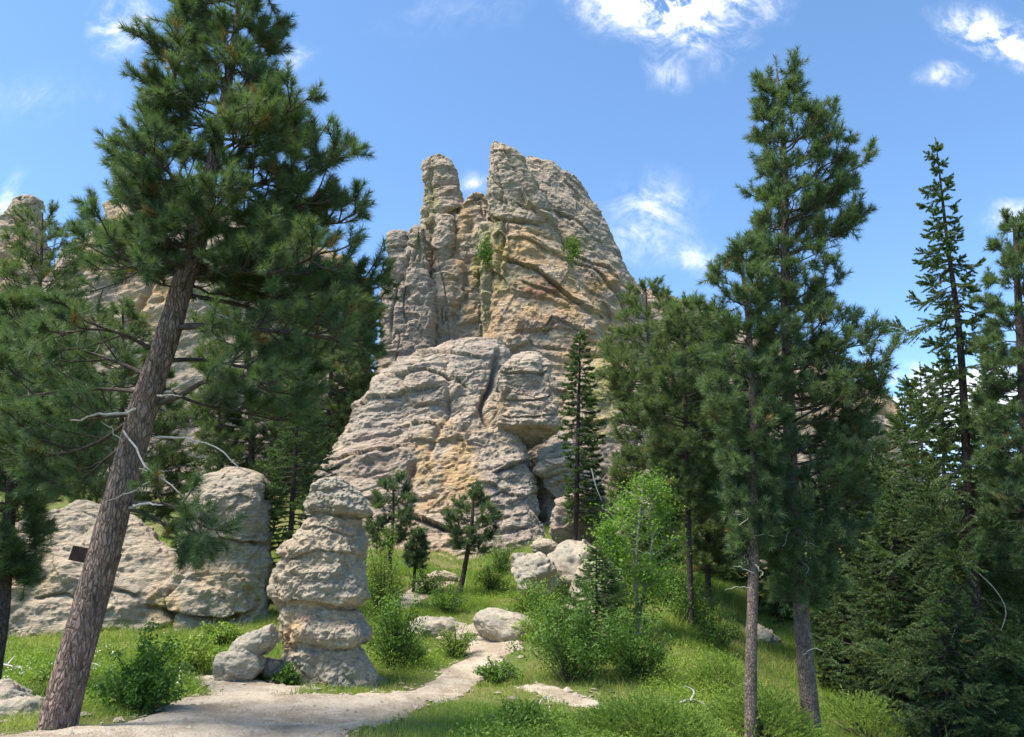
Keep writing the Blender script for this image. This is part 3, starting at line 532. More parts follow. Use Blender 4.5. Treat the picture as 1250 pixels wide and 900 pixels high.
rock_object('rock_pillar', [loft(PR, 14.0, .8, 2.5, (420, 360), dict(s=.32, big=.07, bigs=3, mid=.06, dip=(0, 0), fs=.55, bias=.08, strata=((.30, .02),), joints=(), crk=.012, fine=.05, facets=((.7, .8, .05), (.28, .6, .032), (.12, .6, .014))), PF,
            [(0, 356, 770, 14, 26, .55), (1, 410, 610, 40, 26, .8), (1, 400, 710, 40, 20, .7), (3, 371, 754, 7, 6, .8), (0, 380, 738, 40, 6, .4), (1, 420, 815, 40, 20, .6)], 40)],
            M_PILLAR, None, 'tall lumpy grey granite pillar of stacked bulges beside the gravel path', 'rock formation')
def gp(px, py):
    x, y, z = ground_hit(px, py); return np.array([x, y, z])
p = P(313, 786, 13.4); boulder('leaning_slab', 'tilted wedge of tan rock leaning against the foot of the grey pillar', p, (.50, .38, .22), 0, (0.1, -.62), 51, M_PILLAR, cuts=9, cutd=.6)
p = P(290, 815, 13.2); boulder('boulder', 'rounded grey boulder propping up the tilted wedge beside the pillar', p, (.42, .36, .30), 0, (0, -.25), 52, M_BOULDER)
p = P(332, 815, 13.7); boulder('boulder', 'small dark stone in the gap under the tilted wedge', p, (.2, .25, .16), 0, (0, .3), 53, M_BOULDER)
p = P(622, 768, 18.5); boulder('boulder', 'smooth grey domed boulder above the bend of the path', p, (.80, .6, .42), 0, (0, .28), 54, M_BOULDER, cuts=3, cutd=.88, pr=dict(mid=.02, big=.05, strata=(), facets=((.5, .8, .03), (.2, .7, .012))))
p = P(535, 772, 19.3); boulder('boulder', 'long flat pale rock among grass, left of the grey domed boulder', p, (.85, .6, .34), 0, (0, .12), 55, M_BOULDER, cuts=5, cutd=.8)
p = P(590, 783, 18.9); boulder('boulder', 'low tan ledge rock between the flat pale rock and the domed boulder', p, (.75, .6, .36), 0, (0, .2), 56, M_WALL, cuts=5, cutd=.8)
p = P(654, 706, 22.6); boulder('boulder', 'pitted grey boulder sitting on the grassy slope under the overhang', p, (.66, .6, .60), 0, (0, .45), 57, M_BOULDER)
p = P(697, 700, 23.8); boulder('boulder', 'larger tan and grey boulder behind the pitted one, half hidden by the aspen', p, (.95, .8, .80), 0, (0, .2), 58, M_BOULDER)
p = P(730, 720, 22.6); boulder('boulder', 'grey boulder behind the young spruce at the aspen foot', p, (.7, .7, .9), 0, (0, .4), 59, M_BOULDER)
p = P(634, 686, 24.0); boulder('boulder', 'small pale stone poking up behind the pitted boulder', p, (.25, .22, .32), 0, (0, .1), 60, M_BOULDER, res=(40, 60))
p = P(8, 862, 10.6); boulder('boulder', 'grey boulder at the left edge, the upper of two beside the leaning trunk', p, (.34, .35, .26), 0, (0, .2), 61, M_BOULDER)
p = P(22, 880, 9.7); boulder('boulder', 'pale grey boulder touching the foot of the leaning trunk', p, (.40, .38, .27), 0, (0, -.1), 62, M_BOULDER)
p = P(705, 745, 20.5); boulder('boulder', 'flat tan stone below the larger boulder on the slope', p, (.35, .35, .18), 0, (0, .1), 63, M_WALL, res=(40, 60))
p = P(935, 800, 22); boulder('boulder', 'pale grey slab in shade behind the right hand trunks', p, (.5, .7, .9), 0, (.2, -.5), 64, M_BOULDER)
p = P(706, 680, 26.5); boulder('boulder', 'grey boulder at the foot of the narrow dark spruce', p, (.8, .8, .5), .5, (0, .2), 67, M_BOULDER)
p = P(716, 632, 28.5); boulder('boulder', 'tall rough grey rock at the right end of the dark overhang', p, (1.25, 1.0, 1.35), .2, (0, .25), 71, M_TOWER, cuts=10, cutd=.65, res=(110, 160))
p = P(668, 672, 27); boulder('boulder', 'tan block under the dark overhang', p, (.6, .5, .35), .9, (.1, .2), 68, M_WALL, res=(50, 70))
p = P(770, 640, 31); boulder('boulder', 'broken grey block at the foot of the tower behind the aspen', p, (1.6, 1.4, 1.3), .3, (0, .2), 65, M_BOULDER)
p = P(540, 705, 27); boulder('boulder', 'low pale rock shelf left of the small pine', p, (.6, .5, .2), 0, (0, .1), 66, M_WALL, res=(40, 60))
# ------------------------------------------------------------------ vegetation builders
def unit(v): return v / (np.linalg.norm(v, axis=-1, keepdims=True) + 1e-9)
def needles(base, dirs, length, n, nl, wd, rng, a0=78, a1=22, droop=.05):
    S = len(base); t = rng.random((S, n)) ** .75; pos = base[:, None] + dirs[:, None] * (length[:, None] * t)[..., None]
    A_ = unit(np.cross(dirs, rng.normal(size=(S, 3)))); B_ = np.cross(dirs, A_); ph = rng.random((S, n)) * 2 * math.pi
    sp = np.radians(a0 + (a1 - a0) * t) * rng.uniform(.75, 1.15, (S, n))
    rad = np.cos(ph)[..., None] * A_[:, None] + np.sin(ph)[..., None] * B_[:, None]
    nd = np.cos(sp)[..., None] * dirs[:, None] + np.sin(sp)[..., None] * rad; nd[..., 2] -= droop
    ln = nl * rng.uniform(.75, 1.1, (S, n)); sd_ = unit(np.cross(nd, rng.normal(size=(S, n, 3)))) * (wd / 2)
    V = np.stack([pos - sd_, pos + sd_, pos + nd * ln[..., None]], 2)
    return V.reshape(-1, 3)
def tri_obj(name, V, tint, mat, parent, vp=3, label=None):
    c = np.zeros((len(V), 4), np.float32); c[:, 3] = 1; c[:, 0] = tint[0]; c[:, 1] = tint[1]
    o = make_mesh(name, V, np.arange(len(V)), vp, mat, parent, False, c); return o
NEEDLE_N, NEEDLE_W = 1.7, 1.15
class Tree:
    def __init__(s, seed): s.rng = np.random.default_rng(seed); s.tub = []; s.sb = []; s.sd = []; s.sl = []; s.dead = []
    def shoot(s, b, d, l): s.sb.append(b); s.sd.append(d); s.sl.append(l)
def limb_foliage(T, pts, r0, Lsub, step, t0, nsh, shl, up=.35, flat=.6, sub2=True):
    """pts: limb polyline; side branches alternate and end in needle shoots"""
    rng = T.rng; k = len(pts); rr = r0 * (1 - .82 * np.linspace(0, 1, k)); T.tub.append((pts, rr))
    seg = np.linalg.norm(np.diff(pts, axis=0), axis=1); L = seg.sum(); cum = np.concatenate([[0], np.cumsum(seg)]) / max(L, 1e-6)
    n = max(3, int(L * (1 - t0) / (step * .8))); ts = t0 + (1 - t0) * (np.arange(n) + rng.random(n) * .7) / n; side = 1
    for t in ts:
        p = np.array([np.interp(t, cum, pts[:, j]) for j in range(3)]); i = min(np.searchsorted(cum, t), k - 1); tan = unit(pts[i] - pts[i - 1])
        lat = unit(np.cross(tan, [0, 0, 1])) * side; side = -side
        d = unit(tan * rng.uniform(.5, 1.0) + lat * rng.uniform(.5, 1.1) + np.array([0, 0, 1]) * rng.normal(up * .6, flat * .45))
        l = Lsub * (1.15 - .65 * t) * rng.uniform(.6, 1.15); m = p + d * l * .5 + [0, 0, -.04 * l]; e = p + d * l + np.array([0, 0, up * .30 * l])
        q = np.array([p, m, e]); T.tub.append((q, np.array([.35, .25, .14]) * r0 * .8 + .003)); dd = unit(e - m)
        for j in range(nsh + (2 if shl < .18 else 3)):
            f = rng.uniform(.35, 1.0) if j else 1.0; b = m + (e - m) * (f - .1) if f > .5 else p + (m - p) * f * 1.4
            d2 = unit(dd + rng.normal(size=3) * (.55 if j else .15) + np.array([0, 0, up * .8])); ll = shl * rng.uniform(.6, 1.25)
            if j and sub2: b2 = b + d2 * rng.uniform(.2, .6) * ll; T.tub.append((np.array([b, b2 + d2 * ll * .6]), np.array([.006, .004]))); b = b2
            T.shoot(b, d2, ll)
    T.shoot(pts[-1], unit(pts[-1] - pts[-2] + [0, 0, .1]), shl)
def trunk_tube(px_pts, Y, wpx, n=40, seed=0, sides=20, dY=0.0, rough=.06):
    """trunk polyline from photo trace at its own depth; last point continues down into the ground"""
    pts = []; k = len(px_pts)
    for i, (a, b) in enumerate(px_pts): pts.append(P(a, b, Y + dY * (1 - i / (k - 1))))
    pts = np.array(pts); fd = (pts - CAM)[:, 1] * math.cos(PITCH) + (pts - CAM)[:, 2] * math.sin(PITCH); rad = np.array(wpx) / 2 * fd / F * .92
    g = ground(pts[-1, 0], pts[-1, 1])[0] - .15
    if pts[-1, 2] > g:
        d = pts[-1] - pts[-2]; d = d / abs(d[2]); e = pts[-1] + d * (pts[-1, 2] - g); pts = np.vstack([pts, e]); rad = np.append(rad, rad[-1] * 1.12)
    pts = pts[::-1]; rad = rad[::-1]; m = len(pts); line = smooth_line(pts, n); r = np.interp(np.linspace(0, m - 1, n), np.arange(m), rad)
    return line, r
def trunk_obj(line, r, mat, parent, sides=22, rough=.05, seed=0):
    lo = smooth_line(line, len(line) * 3); rr = np.interp(np.linspace(0, 1, len(lo)), np.linspace(0, 1, len(line)), r)
    V, Fq = tubes([(lo, rr)], sides); ctr = np.repeat(lo, sides, 0); Nn = unit(V - ctr)
    V = V + Nn * (rough * np.repeat(rr, sides) * (fbm(V * np.array([9, 9, 3.5]), 3, seed) + .6 * fbm(V * 2, 2, seed + 5)))[:, None]
    return make_mesh('trunk', V, Fq, 4, mat, parent)
def trunk_at(line, z): return np.array([np.interp(z, line[:, 2], line[:, 0]), np.interp(z, line[:, 2], line[:, 1]), z])
def env_at(env, Y, z):
    E = sorted([(P(a[1], a[0], Y)[2], P(a[1], a[0], Y)[0], P(a[2], a[0], Y)[0]) for a in env]); E = np.array(E)
    return np.interp(z, E[:, 0], E[:, 1]), np.interp(z, E[:, 0], E[:, 2])
def finish(T, root, matn, n, nl, wd, br_mat, tint=(.0, .9), brown=.01, name='crown', a0=84, a1=34, droop=.03, sides=5):
    sb, sdv, sl = np.array(T.sb), np.array(T.sd), np.array(T.sl); n = int(n * NEEDLE_N); wd = wd * NEEDLE_W
    V = needles(sb, sdv, sl, n, nl, wd, T.rng, a0, a1, droop)
    tt = T.rng.random(len(sb)); cl = fbm(sb / .9, 2, 5) * .5; tt = np.clip(tint[0] + (tint[1] - tint[0]) * (tt * .6 + .35 + cl * .5), 0, 1)
    g = (T.rng.random(len(sb)) < brown) * .7
    tt = np.repeat(tt, n * 3).reshape(len(sb), n, 3); tt = tt + T.rng.normal(size=(len(sb), n, 1)) * .12; tt[..., 2] += .12; tt = np.clip(tt, 0, 1).reshape(-1)
    tri_obj(name, V, (tt, np.repeat(g, n * 3)), matn, root)
    if T.tub:
        V, Fq = tubes(T.tub, sides); make_mesh('boughs', V, Fq, 4, br_mat, root)
def pine(name, label, tr, Y, wpx, env, nl_=60, nsh=4, n=60, nl=.15, wd=.006, seed=1, mat=None, bark=None, group=None, cat='pine tree', Lsub=.7, step=.2, t0=.3, shl=.22, dep=.85, up=.35,
         extra=None, dead=(), dY=0, brm=None, zlow=None, brown=.01, tint=(0, .9), topb=.35, gaps=.0):
    nl_ = int(nl_ * (1.5 if mat is M_PINE_FAR else 1.1))
    line, r = trunk_tube(tr, Y, [q * (.55 if mat is M_PINE_FAR else 1) for q in wpx], dY=dY); root = empty(name, line[0], label, cat, group); off = line[0]
    T = Tree(seed); rng = T.rng; zt = P(env[0][1], env[0][0], Y)[2]; zb = P(env[-1][1], env[-1][0], Y)[2]
    for i in range(nl_):
        f = (i + rng.random()) / nl_; z = zt + (zb - zt) * f ** .85; az = i * 2.39996 + rng.normal() * .35
        xl, xr = env_at(env, Y, z); c = trunk_at(line, min(z, line[-1, 2])); L_, R_ = max(.1, c[0] - xl - shl * .9), max(.1, xr - c[0] - shl * .9); ca, sa = math.cos(az), math.sin(az)
        side = R_ if ca > 0 else L_; reach = side * abs(ca) ; dp = dep * (L_ + R_) / 2; q = rng.uniform(.72, 1.02) if rng.random() > .25 else rng.uniform(.45, .8)
        if rng.random() < gaps: continue
        rx, ry = math.copysign(abs(ca) ** .6, ca) * side * q, sa * dp * q; Lh = math.hypot(rx, ry); tip = np.array([c[0] + rx, c[1] + ry, z])
        fr = 1 - f; rise = (topb * (.3 + fr) - .10) * Lh; zs = min(z - rise, line[-1, 2] - .05); s = trunk_at(line, zs)
        m1 = s + (tip - s) * .35 + [0, 0, -.02 * Lh - .02 * Lh * rng.random()]; m2 = s + (tip - s) * .72 + np.array([rng.normal() * .06, rng.normal() * .06, -.05]) * Lh
        pts = smooth_line([s, m1, m2, tip], 9); pts[1:-1] += rng.normal(size=(7, 3)) * .015 * Lh
        rb = np.interp(zs, line[:, 2], r); limb_foliage(T, pts, min(max(.012 * Lh + .012, .014), rb * .5), Lsub * min(1, .35 + Lh * .35), step, t0, nsh, shl, up)
    T.shoot(line[-1], np.array([0, 0, 1.0]), shl * 1.3)
    if extra: extra(T, line, r)
    T.sb = [b - off for b in T.sb]; T.tub = [(p - off, q) for p, q in T.tub]
    trunk_obj(line - off, r, bark or M_BARK_R, root, seed=seed)
    finish(T, root, mat or M_PINE, n, nl, wd, brm or M_BRANCH, tint, brown)
    dl = []
    for pl in dead:
        pts, rad = pl; pts = smooth_line(pts, 12); pts = pts + np.random.default_rng(len(dl)).normal(size=pts.shape) * .012; V, Fq = tubes([(pts - off, np.linspace(rad, rad * .3, 12))], 6)
        make_mesh('dead_branch', V, Fq, 4, M_DEAD, root)
    return root
def spruce(name, label, tr, Y, wpx, env, nl_=110, n=26, nl=.05, wd=.014, seed=1, mat=None, bark=None, group=None, cat='spruce tree', step=.12, dep=.9, sag=.12, tint=(0, .9), dead=(), tw=.38, gaps=0., brown=.01):
    line, r = trunk_tube(tr, Y, [q * .72 for q in wpx]); root = empty(name, line[0], label, cat, group); off = line[0]
    T = Tree(seed); rng = T.rng; zt = P(env[0][1], env[0][0], Y)[2]; zb = P(env[-1][1], env[-1][0], Y)[2]
    for i in range(nl_):
        f = (i + rng.random()) / nl_; z = zt + (zb - zt) * f; az = i * 2.39996 + rng.normal() * .4; xl, xr = env_at(env, Y, z); c = trunk_at(line, min(z, line[-1, 2]))
        if rng.random() < gaps: continue
        L_, R_ = max(.05, c[0] - xl), max(.05, xr - c[0]); ca, sa = math.cos(az), math.sin(az); side = R_ if ca > 0 else L_; q = rng.uniform(.65, 1.05)
        q = q if rng.random() > gaps * 2.5 else q * .6; rx, ry = math.copysign(abs(ca) ** .7, ca) * side * q, sa * dep * (L_ + R_) / 2 * q; Lh = math.hypot(rx, ry) + .02; s = c + [0, 0, (sag - .25 * (1 - f)) * Lh * .6]; s[2] = min(s[2], line[-1, 2])
        tip = np.array([c[0] + rx, c[1] + ry, z]); m1 = s + (tip - s) * .4 + [0, 0, -.02 * Lh]; m2 = s + (tip - s) * .75 + [0, 0, -sag * .55 * Lh]
        pts = smooth_line([s, m1, m2, tip], 7); T.tub.append((pts, np.linspace(.012 + .009 * Lh, .004, 7)))
        k = max(6, int(Lh / step * 1.7) * 2); ts = rng.uniform(.12, 1, k); idx = ts * 6; i0 = np.minimum(idx.astype(int), 5); fr = (idx - i0)[:, None]; b = pts[i0] * (1 - fr) + pts[i0 + 1] * fr
        tan = unit(pts[i0 + 1] - pts[i0]); lat = unit(np.cross(tan, np.array([0, 0, 1.0]))) * np.where(np.arange(k) % 2, 1, -1)[:, None]
        d = unit(tan * rng.uniform(.6, 1.3, (k, 1)) + lat * rng.uniform(.5, 1.1, (k, 1)) + np.stack([0 * ts, 0 * ts, rng.normal(-.10, .22, k)], 1))
        l = tw * Lh * (1.1 - .75 * ts) * rng.uniform(.6, 1.15, k) + .07; T.sb += list(b); T.sd += list(d); T.sl += list(l)
        T.sb.append(tip - (tip - m2) * .2); T.sd.append(unit(tip - m2)); T.sl.append(.15)
    T.sb.append(line[-1] - [0, 0, .1]); T.sd.append(np.array([0, 0, 1.0])); T.sl.append(.3)
    T.sb = [b - off for b in T.sb]; T.tub = [(p - off, q) for p, q in T.tub]
    trunk_obj(line - off, r, bark or M_BARK_D, root, sides=14, seed=seed); finish(T, root, mat or M_SPRUCE, n, nl, wd, M_BRANCH, tint, brown, a0=60, a1=30, droop=.0, sides=4)
    for j, pl in enumerate(dead):
        pts, rad = pl; pts = smooth_line(pts, 12); V, Fq = tubes([(pts - off, np.linspace(rad, rad * .3, 12))], 6); make_mesh('dead_branch', V, Fq, 4, M_DEAD, root)
    return root
def leaves(ctr, nrm, size, rng, asp=.55):
    n = len(ctr); nrm = unit(nrm + rng.normal(size=(n, 3)) * .55); a = unit(np.cross(nrm, rng.normal(size=(n, 3)))); b = np.cross(nrm, a); s = (size * rng.uniform(.6, 1.25, n))[:, None]
    return np.stack([ctr - a * s * .5, ctr + b * s * asp * .5, ctr + a * s * .5 + nrm * s * -.12, ctr - b * s * asp * .5], 1).reshape(-1, 3)
def leaf_obj(name, ctr, nrm, size, tint, mat, parent, rng, asp=.55, brown=None):
    V = leaves(ctr, nrm, size, rng, asp); return tri_obj(name, V, (np.repeat(np.clip(tint, 0, 1), 4), 0 if brown is None else np.repeat(brown, 4)), mat, parent, 4)
def shrub(label, px, py, wpx, hpx, Y=None, nleaf=2600, size=.05, mat=None, seed=0, group=None, name='shrub', cat='shrub', tint=(.1, .9), lobes=9, dfac=.8, asp=.55):
    x, y, z = ground_hit(px, py) if Y is None else (lambda q: (q[0], q[1], ground(q[0], q[1], False)[0]))(P(px, py, Y))
    rng = np.random.default_rng(seed + 900); rx = wpx / 2 * y / F; rz = hpx * y / F; ry = rx * dfac; y = y + ry * .5; z = ground(x, y, False)[0]
    root = empty(name, (x, y, z), label, cat, group); C_, N_, tt = [], [], []; stems = []
    lobes = 52; per = nleaf // lobes
    for k in range(lobes):
        a = rng.random() * 6.28; q = math.sqrt(rng.random()); e = np.array([math.cos(a) * q * rx, math.sin(a) * q * ry, rz * math.sqrt(max(.08, 1 - .8 * q * q)) * rng.uniform(.35, 1.15)]); pl = smooth_line([e * [.12, .12, 0] - [0, 0, .05], e * [.5, .5, .62], e], 8)
        t = rng.uniform(.2, 1.03, per) ** .8; j = np.minimum((t * 7).astype(int), 6); fr = (t * 7 - j)[:, None]; c = pl[j] * (1 - fr) + pl[j + 1] * fr; g_ = rng.normal(size=(per, 3)); c = c + g_ * np.array([.13 * rx, .13 * ry, .09 * rz]) * (1.15 - .6 * t)[:, None]
        C_.append(c); N_.append(g_ * .4 + [0, 0, .6]); tt.append(np.full(per, rng.uniform(.15, .75)) + rng.normal(size=per) * .18 + .25 * (t - .5)); stems.append((pl, np.linspace(.010, .003, 8))); continue
        q = 0; lz = rz * rng.uniform(.35, .72) * (1 - .45 * q); lc = np.array([math.cos(a) * q * rx, math.sin(a) * q * ry, lz]); lr = rng.uniform(.30, .48)
        m = 1; d = unit(rng.normal(size=(m, 3))); rr = rng.random(m) ** .35; c = lc + d * rr[:, None] * np.array([lr * rx, lr * ry, lr * rz * .85]); C_.append(c); N_.append(d * .6 + [0, 0, .5]); tt.append(np.full(m, rng.uniform(.2, .8)) + rng.normal(size=m) * .2 + .25 * d[:, 2])
        stems.append((smooth_line([[lc[0] * .15, lc[1] * .15, -.05], lc * [.6, .6, .5], lc + [0, 0, lr * rz * .3]], 6), np.linspace(.012, .004, 6)))
    c = np.concatenate(C_); keep = c[:, 2] > .01; tt = tint[0] + (tint[1] - tint[0]) * np.concatenate(tt)
    leaf_obj('foliage', c[keep], np.concatenate(N_)[keep], size, tt[keep], mat or M_SHRUB, root, rng, asp); V, Fq = tubes(stems, 4); make_mesh('stems', V, Fq, 4, M_BRANCH, root)
    return root
def aspen(label, stems, Y, env, nleaf=9000, size=.06, seed=0, clusters=120, name='aspen_tree', cat='aspen tree', mat=None, group=None, dep=.8, bark=None):
    rng = np.random.default_rng(seed); lines = []
    for tr, wpx in stems:
        line, r = trunk_tube(tr, Y, wpx, n=24); lines.append((line, r))
    off = lines[0][0][0]; root = empty(name, off, label, cat, group); zt = P(env[0][1], env[0][0], Y)[2]; zb = P(env[-1][1], env[-1][0], Y)[2]; C_, N_, tt, tw = [], [], [], []
    for k in range(clusters):
        z = zb + (zt - zb) * rng.random() ** .9; xl, xr = env_at(env, Y, z); cx = (xl + xr) / 2; a = rng.random() * 6.28; q = rng.random() ** .5
        c = np.array([cx + math.cos(a) * q * (xr - xl) / 2, Y + math.sin(a) * q * (xr - xl) / 2 * dep, z]); line = lines[rng.integers(len(lines))][0]; s = trunk_at(line, min(z - .35 * abs(c[0] - cx) - .15, line[-1, 2]))
        tw.append((smooth_line([s, (s + c) / 2 + [0, 0, -.03], c], 5), np.linspace(.011, .004, 5))); m = nleaf // clusters; ext_ = rng.uniform(.16, .34)
        tp = rng.random(m); base = s + (c - s) * (.55 + .5 * tp)[:, None]; C_.append(base + rng.normal(size=(m, 3)) * ext_ * np.array([.5, .5, .38])); N_.append(np.tile([0, 0, .8], (m, 1)) + rng.normal(size=(m, 3)) * .5); tt.append(np.full(m, rng.uniform(.15, .8)) + rng.normal(size=m) * .2)
    leaf_obj('crown', np.concatenate(C_) - off, np.concatenate(N_), size, np.concatenate(tt), mat or M_ASPEN, root, rng, .8)
    for line, r in lines: trunk_obj(line - off, r, bark or M_ASPENBARK, root, sides=8, seed=seed)
    V, Fq = tubes([(p - off, q) for p, q in tw], 4); make_mesh('twigs', V, Fq, 4, M_ASPENBARK, root); return root
# ------------------------------------------------------------------ leaning pine in the foreground
Y1 = 8.3
def W3(pts): return np.array([P(a, b, c) for a, b, c in pts])
def extra1(T, line, r):
    LM = [([(238, 305, 8.3), (262, 318, 8.1), (295, 330, 7.9), (330, 334, 7.8), (365, 322, 7.7), (398, 306, 7.6)], .040, .25, .75),
          ([(214, 400, 8.3), (260, 398, 8.1), (310, 402, 8.0), (360, 408, 7.9), (415, 412, 7.8)], .045, .25, .9),
          ([(236, 320, 8.3), (290, 350, 8.6), (350, 366, 8.9), (410, 362, 9.1), (455, 352, 9.2)], .036, .25, .9),
          ([(222, 360, 8.3), (290, 372, 8.7), (360, 392, 9.0), (440, 388, 9.3)], .034, .3, .9),
          ([(196, 492, 8.3), (222, 482, 8.15), (250, 466, 8.0), (290, 462, 7.9), (330, 470, 7.8)], .040, .45, .8),
          ([(206, 440, 8.3), (250, 440, 8.7), (310, 450, 9.0), (370, 455, 9.2)], .030, .4, .8),
          ([(190, 470, 8.3), (240, 492, 8.8), (300, 505, 9.0), (350, 515, 9.1)], .026, .4, .7),
          ([(168, 505, 8.3), (140, 508, 8.1), (110, 512, 8.0), (88, 512, 7.9)], .030, .35, .6),
          ([(186, 462, 8.3), (150, 445, 8.6), (105, 430, 8.8), (55, 428, 9.0)], .030, .3, .9),
          ([(192, 430, 8.3), (150, 408, 8.0), (110, 402, 7.8), (75, 410, 7.7)], .028, .35, .8),
          ([(180, 480, 8.3), (130, 475, 8.8), (70, 478, 9.1), (20, 486, 9.2)], .030, .35, .9),
          ([(175, 500, 8.3), (120, 540, 8.9), (60, 556, 9.1), (15, 560, 9.2)], .028, .35, .9),
          ([(172, 530, 8.3), (130, 560, 8.8), (95, 590, 9.0), (60, 590, 9.0)], .024, .4, .7),
          ([(158, 616, 8.3), (176, 614, 8.15), (205, 616, 8.0), (232, 630, 7.95), (250, 650, 7.9)], .026, .45, .55),
          ([(156, 622, 8.3), (185, 630, 8.5), (215, 652, 8.5), (225, 675, 8.5)], .020, .45, .5),
          ([(230, 330, 8.3), (200, 318, 7.9), (165, 322, 7.7), (138, 300, 7.6)], .030, .3, .8),
          ([(240, 300, 8.3), (205, 300, 8.6), (160, 285, 8.8), (125, 290, 8.9)], .030, .3, .8)]
    for pl, r0, t0, ls in LM: limb_foliage(T, smooth_line(W3(pl), 12), r0, ls, .11, t0, 4, .17, .25, .9)
EN1 = [(-105, 296, 304), (-70, 275, 325), (-30, 235, 345), (0, 195, 338), (22, 185, 362), (50, 170, 345), (80, 150, 335), (110, 145, 352), (130, 160, 375), (158, 155, 408), (178, 110, 432), (200, 100, 445), (228, 110, 468), (248, 130, 468), (268, 140, 450), (288, 108, 420), (312, 118, 380), (335, 140, 360), (355, 170, 330)]
DEAD1 = [(W3([(150, 527, 8.12), (166, 548, 8.0), (184, 572, 7.9), (204, 590, 7.85), (226, 607, 7.8), (246, 614, 7.8)]), .013),
         (W3([(187, 577, 7.88), (172, 596, 7.85), (146, 605, 7.8), (122, 618, 7.8)]), .009), (W3([(150, 540, 8.1), (138, 525, 8.0), (124, 515, 7.9)]), .009),
         (W3([(188, 535, 8.3), (225, 534, 8.2), (258, 543, 8.1), (282, 562, 8.0), (301, 577, 7.95)]), .014), (W3([(157, 621, 8.3), (175, 615, 8.1), (198, 617, 8.0)]), .020),
         (W3([(240, 365, 8.2), (262, 380, 8.1), (288, 392, 8.0), (302, 398, 7.9)]), .010), (W3([(170, 573, 8.15), (190, 575, 8.0), (208, 575, 7.9)]), .006), (W3([(192, 484, 8.1), (205, 482, 8.0), (222, 484, 7.9)]), .012),
         (W3([(202, 480, 8.3), (216, 474, 8.1), (236, 462, 8.0), (248, 464, 7.95)]), .020), (W3([(168, 500, 8.2), (145, 505, 8.0), (118, 505, 7.9), (96, 513, 7.85), (84, 512, 7.8)]), .018)]
pine('pine_tree', 'big leaning pine with scaly reddish trunk and bleached dead branches, carrying the brown board', [(303, -105), (296, -40), (290, 20), (280, 90), (268, 160), (254, 230), (240, 300), (222, 350), (208, 400), (193, 445), (176, 495), (161, 550), (144, 610), (126, 680), (108, 745), (92, 800), (78, 855), (66, 905)], Y1,
     [2, 5, 8, 12, 15, 19, 24, 28, 30, 33, 35, 36, 37, 39, 41, 43, 46, 50], EN1, 62, 4, 70, .12, .0052, 3, M_PINE, M_BARK, Lsub=.62, step=.115, t0=.22, shl=.17, dep=.8, up=.4, extra=extra1, dead=DEAD1, brown=.03)
# board fixed to the trunk, seen nearly edge on behind it
def box_obj(name, c, sx, sy, sz, M, mat, parent=None):
    v = np.array([[i, j, k] for i in (-1, 1) for j in (-1, 1) for k in (-1, 1)], float) * [sx / 2, sy / 2, sz / 2]; v = v @ M.T + c
    f = [0, 1, 3, 2, 4, 6, 7, 5, 0, 4, 5, 1, 2, 3, 7, 6, 0, 2, 6, 4, 1, 5, 7, 3]; o = make_mesh(name, v, f, 4, mat, parent, False)
    b = o.modifiers.new('bevel', 'BEVEL'); b.width = .004; b.segments = 2; return o
bc = P(103, 680, 8.42); a_ = R(12); Mb = np.array([[math.cos(a_), 0, math.sin(a_)], [0, 1, 0], [-math.sin(a_), 0, math.cos(a_)]]) @ np.array([[math.cos(.25), -math.sin(.25), 0], [math.sin(.25), math.cos(.25), 0], [0, 0, 1]])
bd = empty('board_sign', bc, 'dark brown wooden board fixed behind the leaning pine trunk', 'sign')
box_obj('board', np.array([0, .22, 0]), .50, .03, .155, Mb, M_SIGN, bd); box_obj('batten', np.array([-.21, .20, .045]), .035, .03, .15, Mb, M_SIGN, bd)
box_obj('post_block', np.array([.235, .24, -.03]), .04, .05, .14, Mb, M_SIGN, bd)
# ------------------------------------------------------------------ other pines and spruces
GL = 'pines behind the leaning pine'
pine('pine_tree', 'thin pine at the left edge, its bare lower trunk before the cream wall', [(30, 372), (24, 450), (18, 540), (12, 620), (8, 690), (2, 760), (-4, 800)], 11.5, [3, 8, 11, 13, 15, 17, 18],
     [(368, 20, 42), (400, -10, 90), (440, -40, 130), (490, -60, 150), (540, -60, 140), (590, -50, 100), (640, -40, 62), (690, -20, 52), (720, -10, 50)], 50, 4, 46, .14, .007, 5, M_PINE, M_BARK_D, GL, Lsub=.6, step=.17, t0=.35, shl=.19, up=.3)
pine('pine_tree', 'open crowned pine with bluish tufts below the rock pinnacle at far left', [(52, 262), (50, 330), (44, 420), (40, 520), (36, 640), (34, 720)], 21, [3, 7, 9, 11, 12, 13],
     [(262, 44, 62), (280, 15, 100), (305, -5, 118), (335, -15, 110), (365, -20, 112), (400, -25, 100), (450, -30, 110), (520, -30, 100), (600, -20, 90)], 60, 4, 26, .15, .011, 6, M_PINE_FAR, M_BARK_D, GL, Lsub=.8, step=.22, t0=.35, shl=.24)
pine('pine_tree', 'dense dark pine filling the gap between the leaning trunk and the domed wall', [(150, 372), (150, 450), (148, 550), (148, 660), (148, 740)], 24, [3, 9, 12, 14, 15],
     [(372, 140, 158), (400, 110, 185), (440, 85, 205), (500, 65, 240), (560, 60, 260), (610, 80, 240), (640, 110, 200)], 48, 4, 32, .15, .009, 7, M_PINE_FAR, M_BARK_D, GL, Lsub=.7, step=.2, t0=.35, shl=.22)
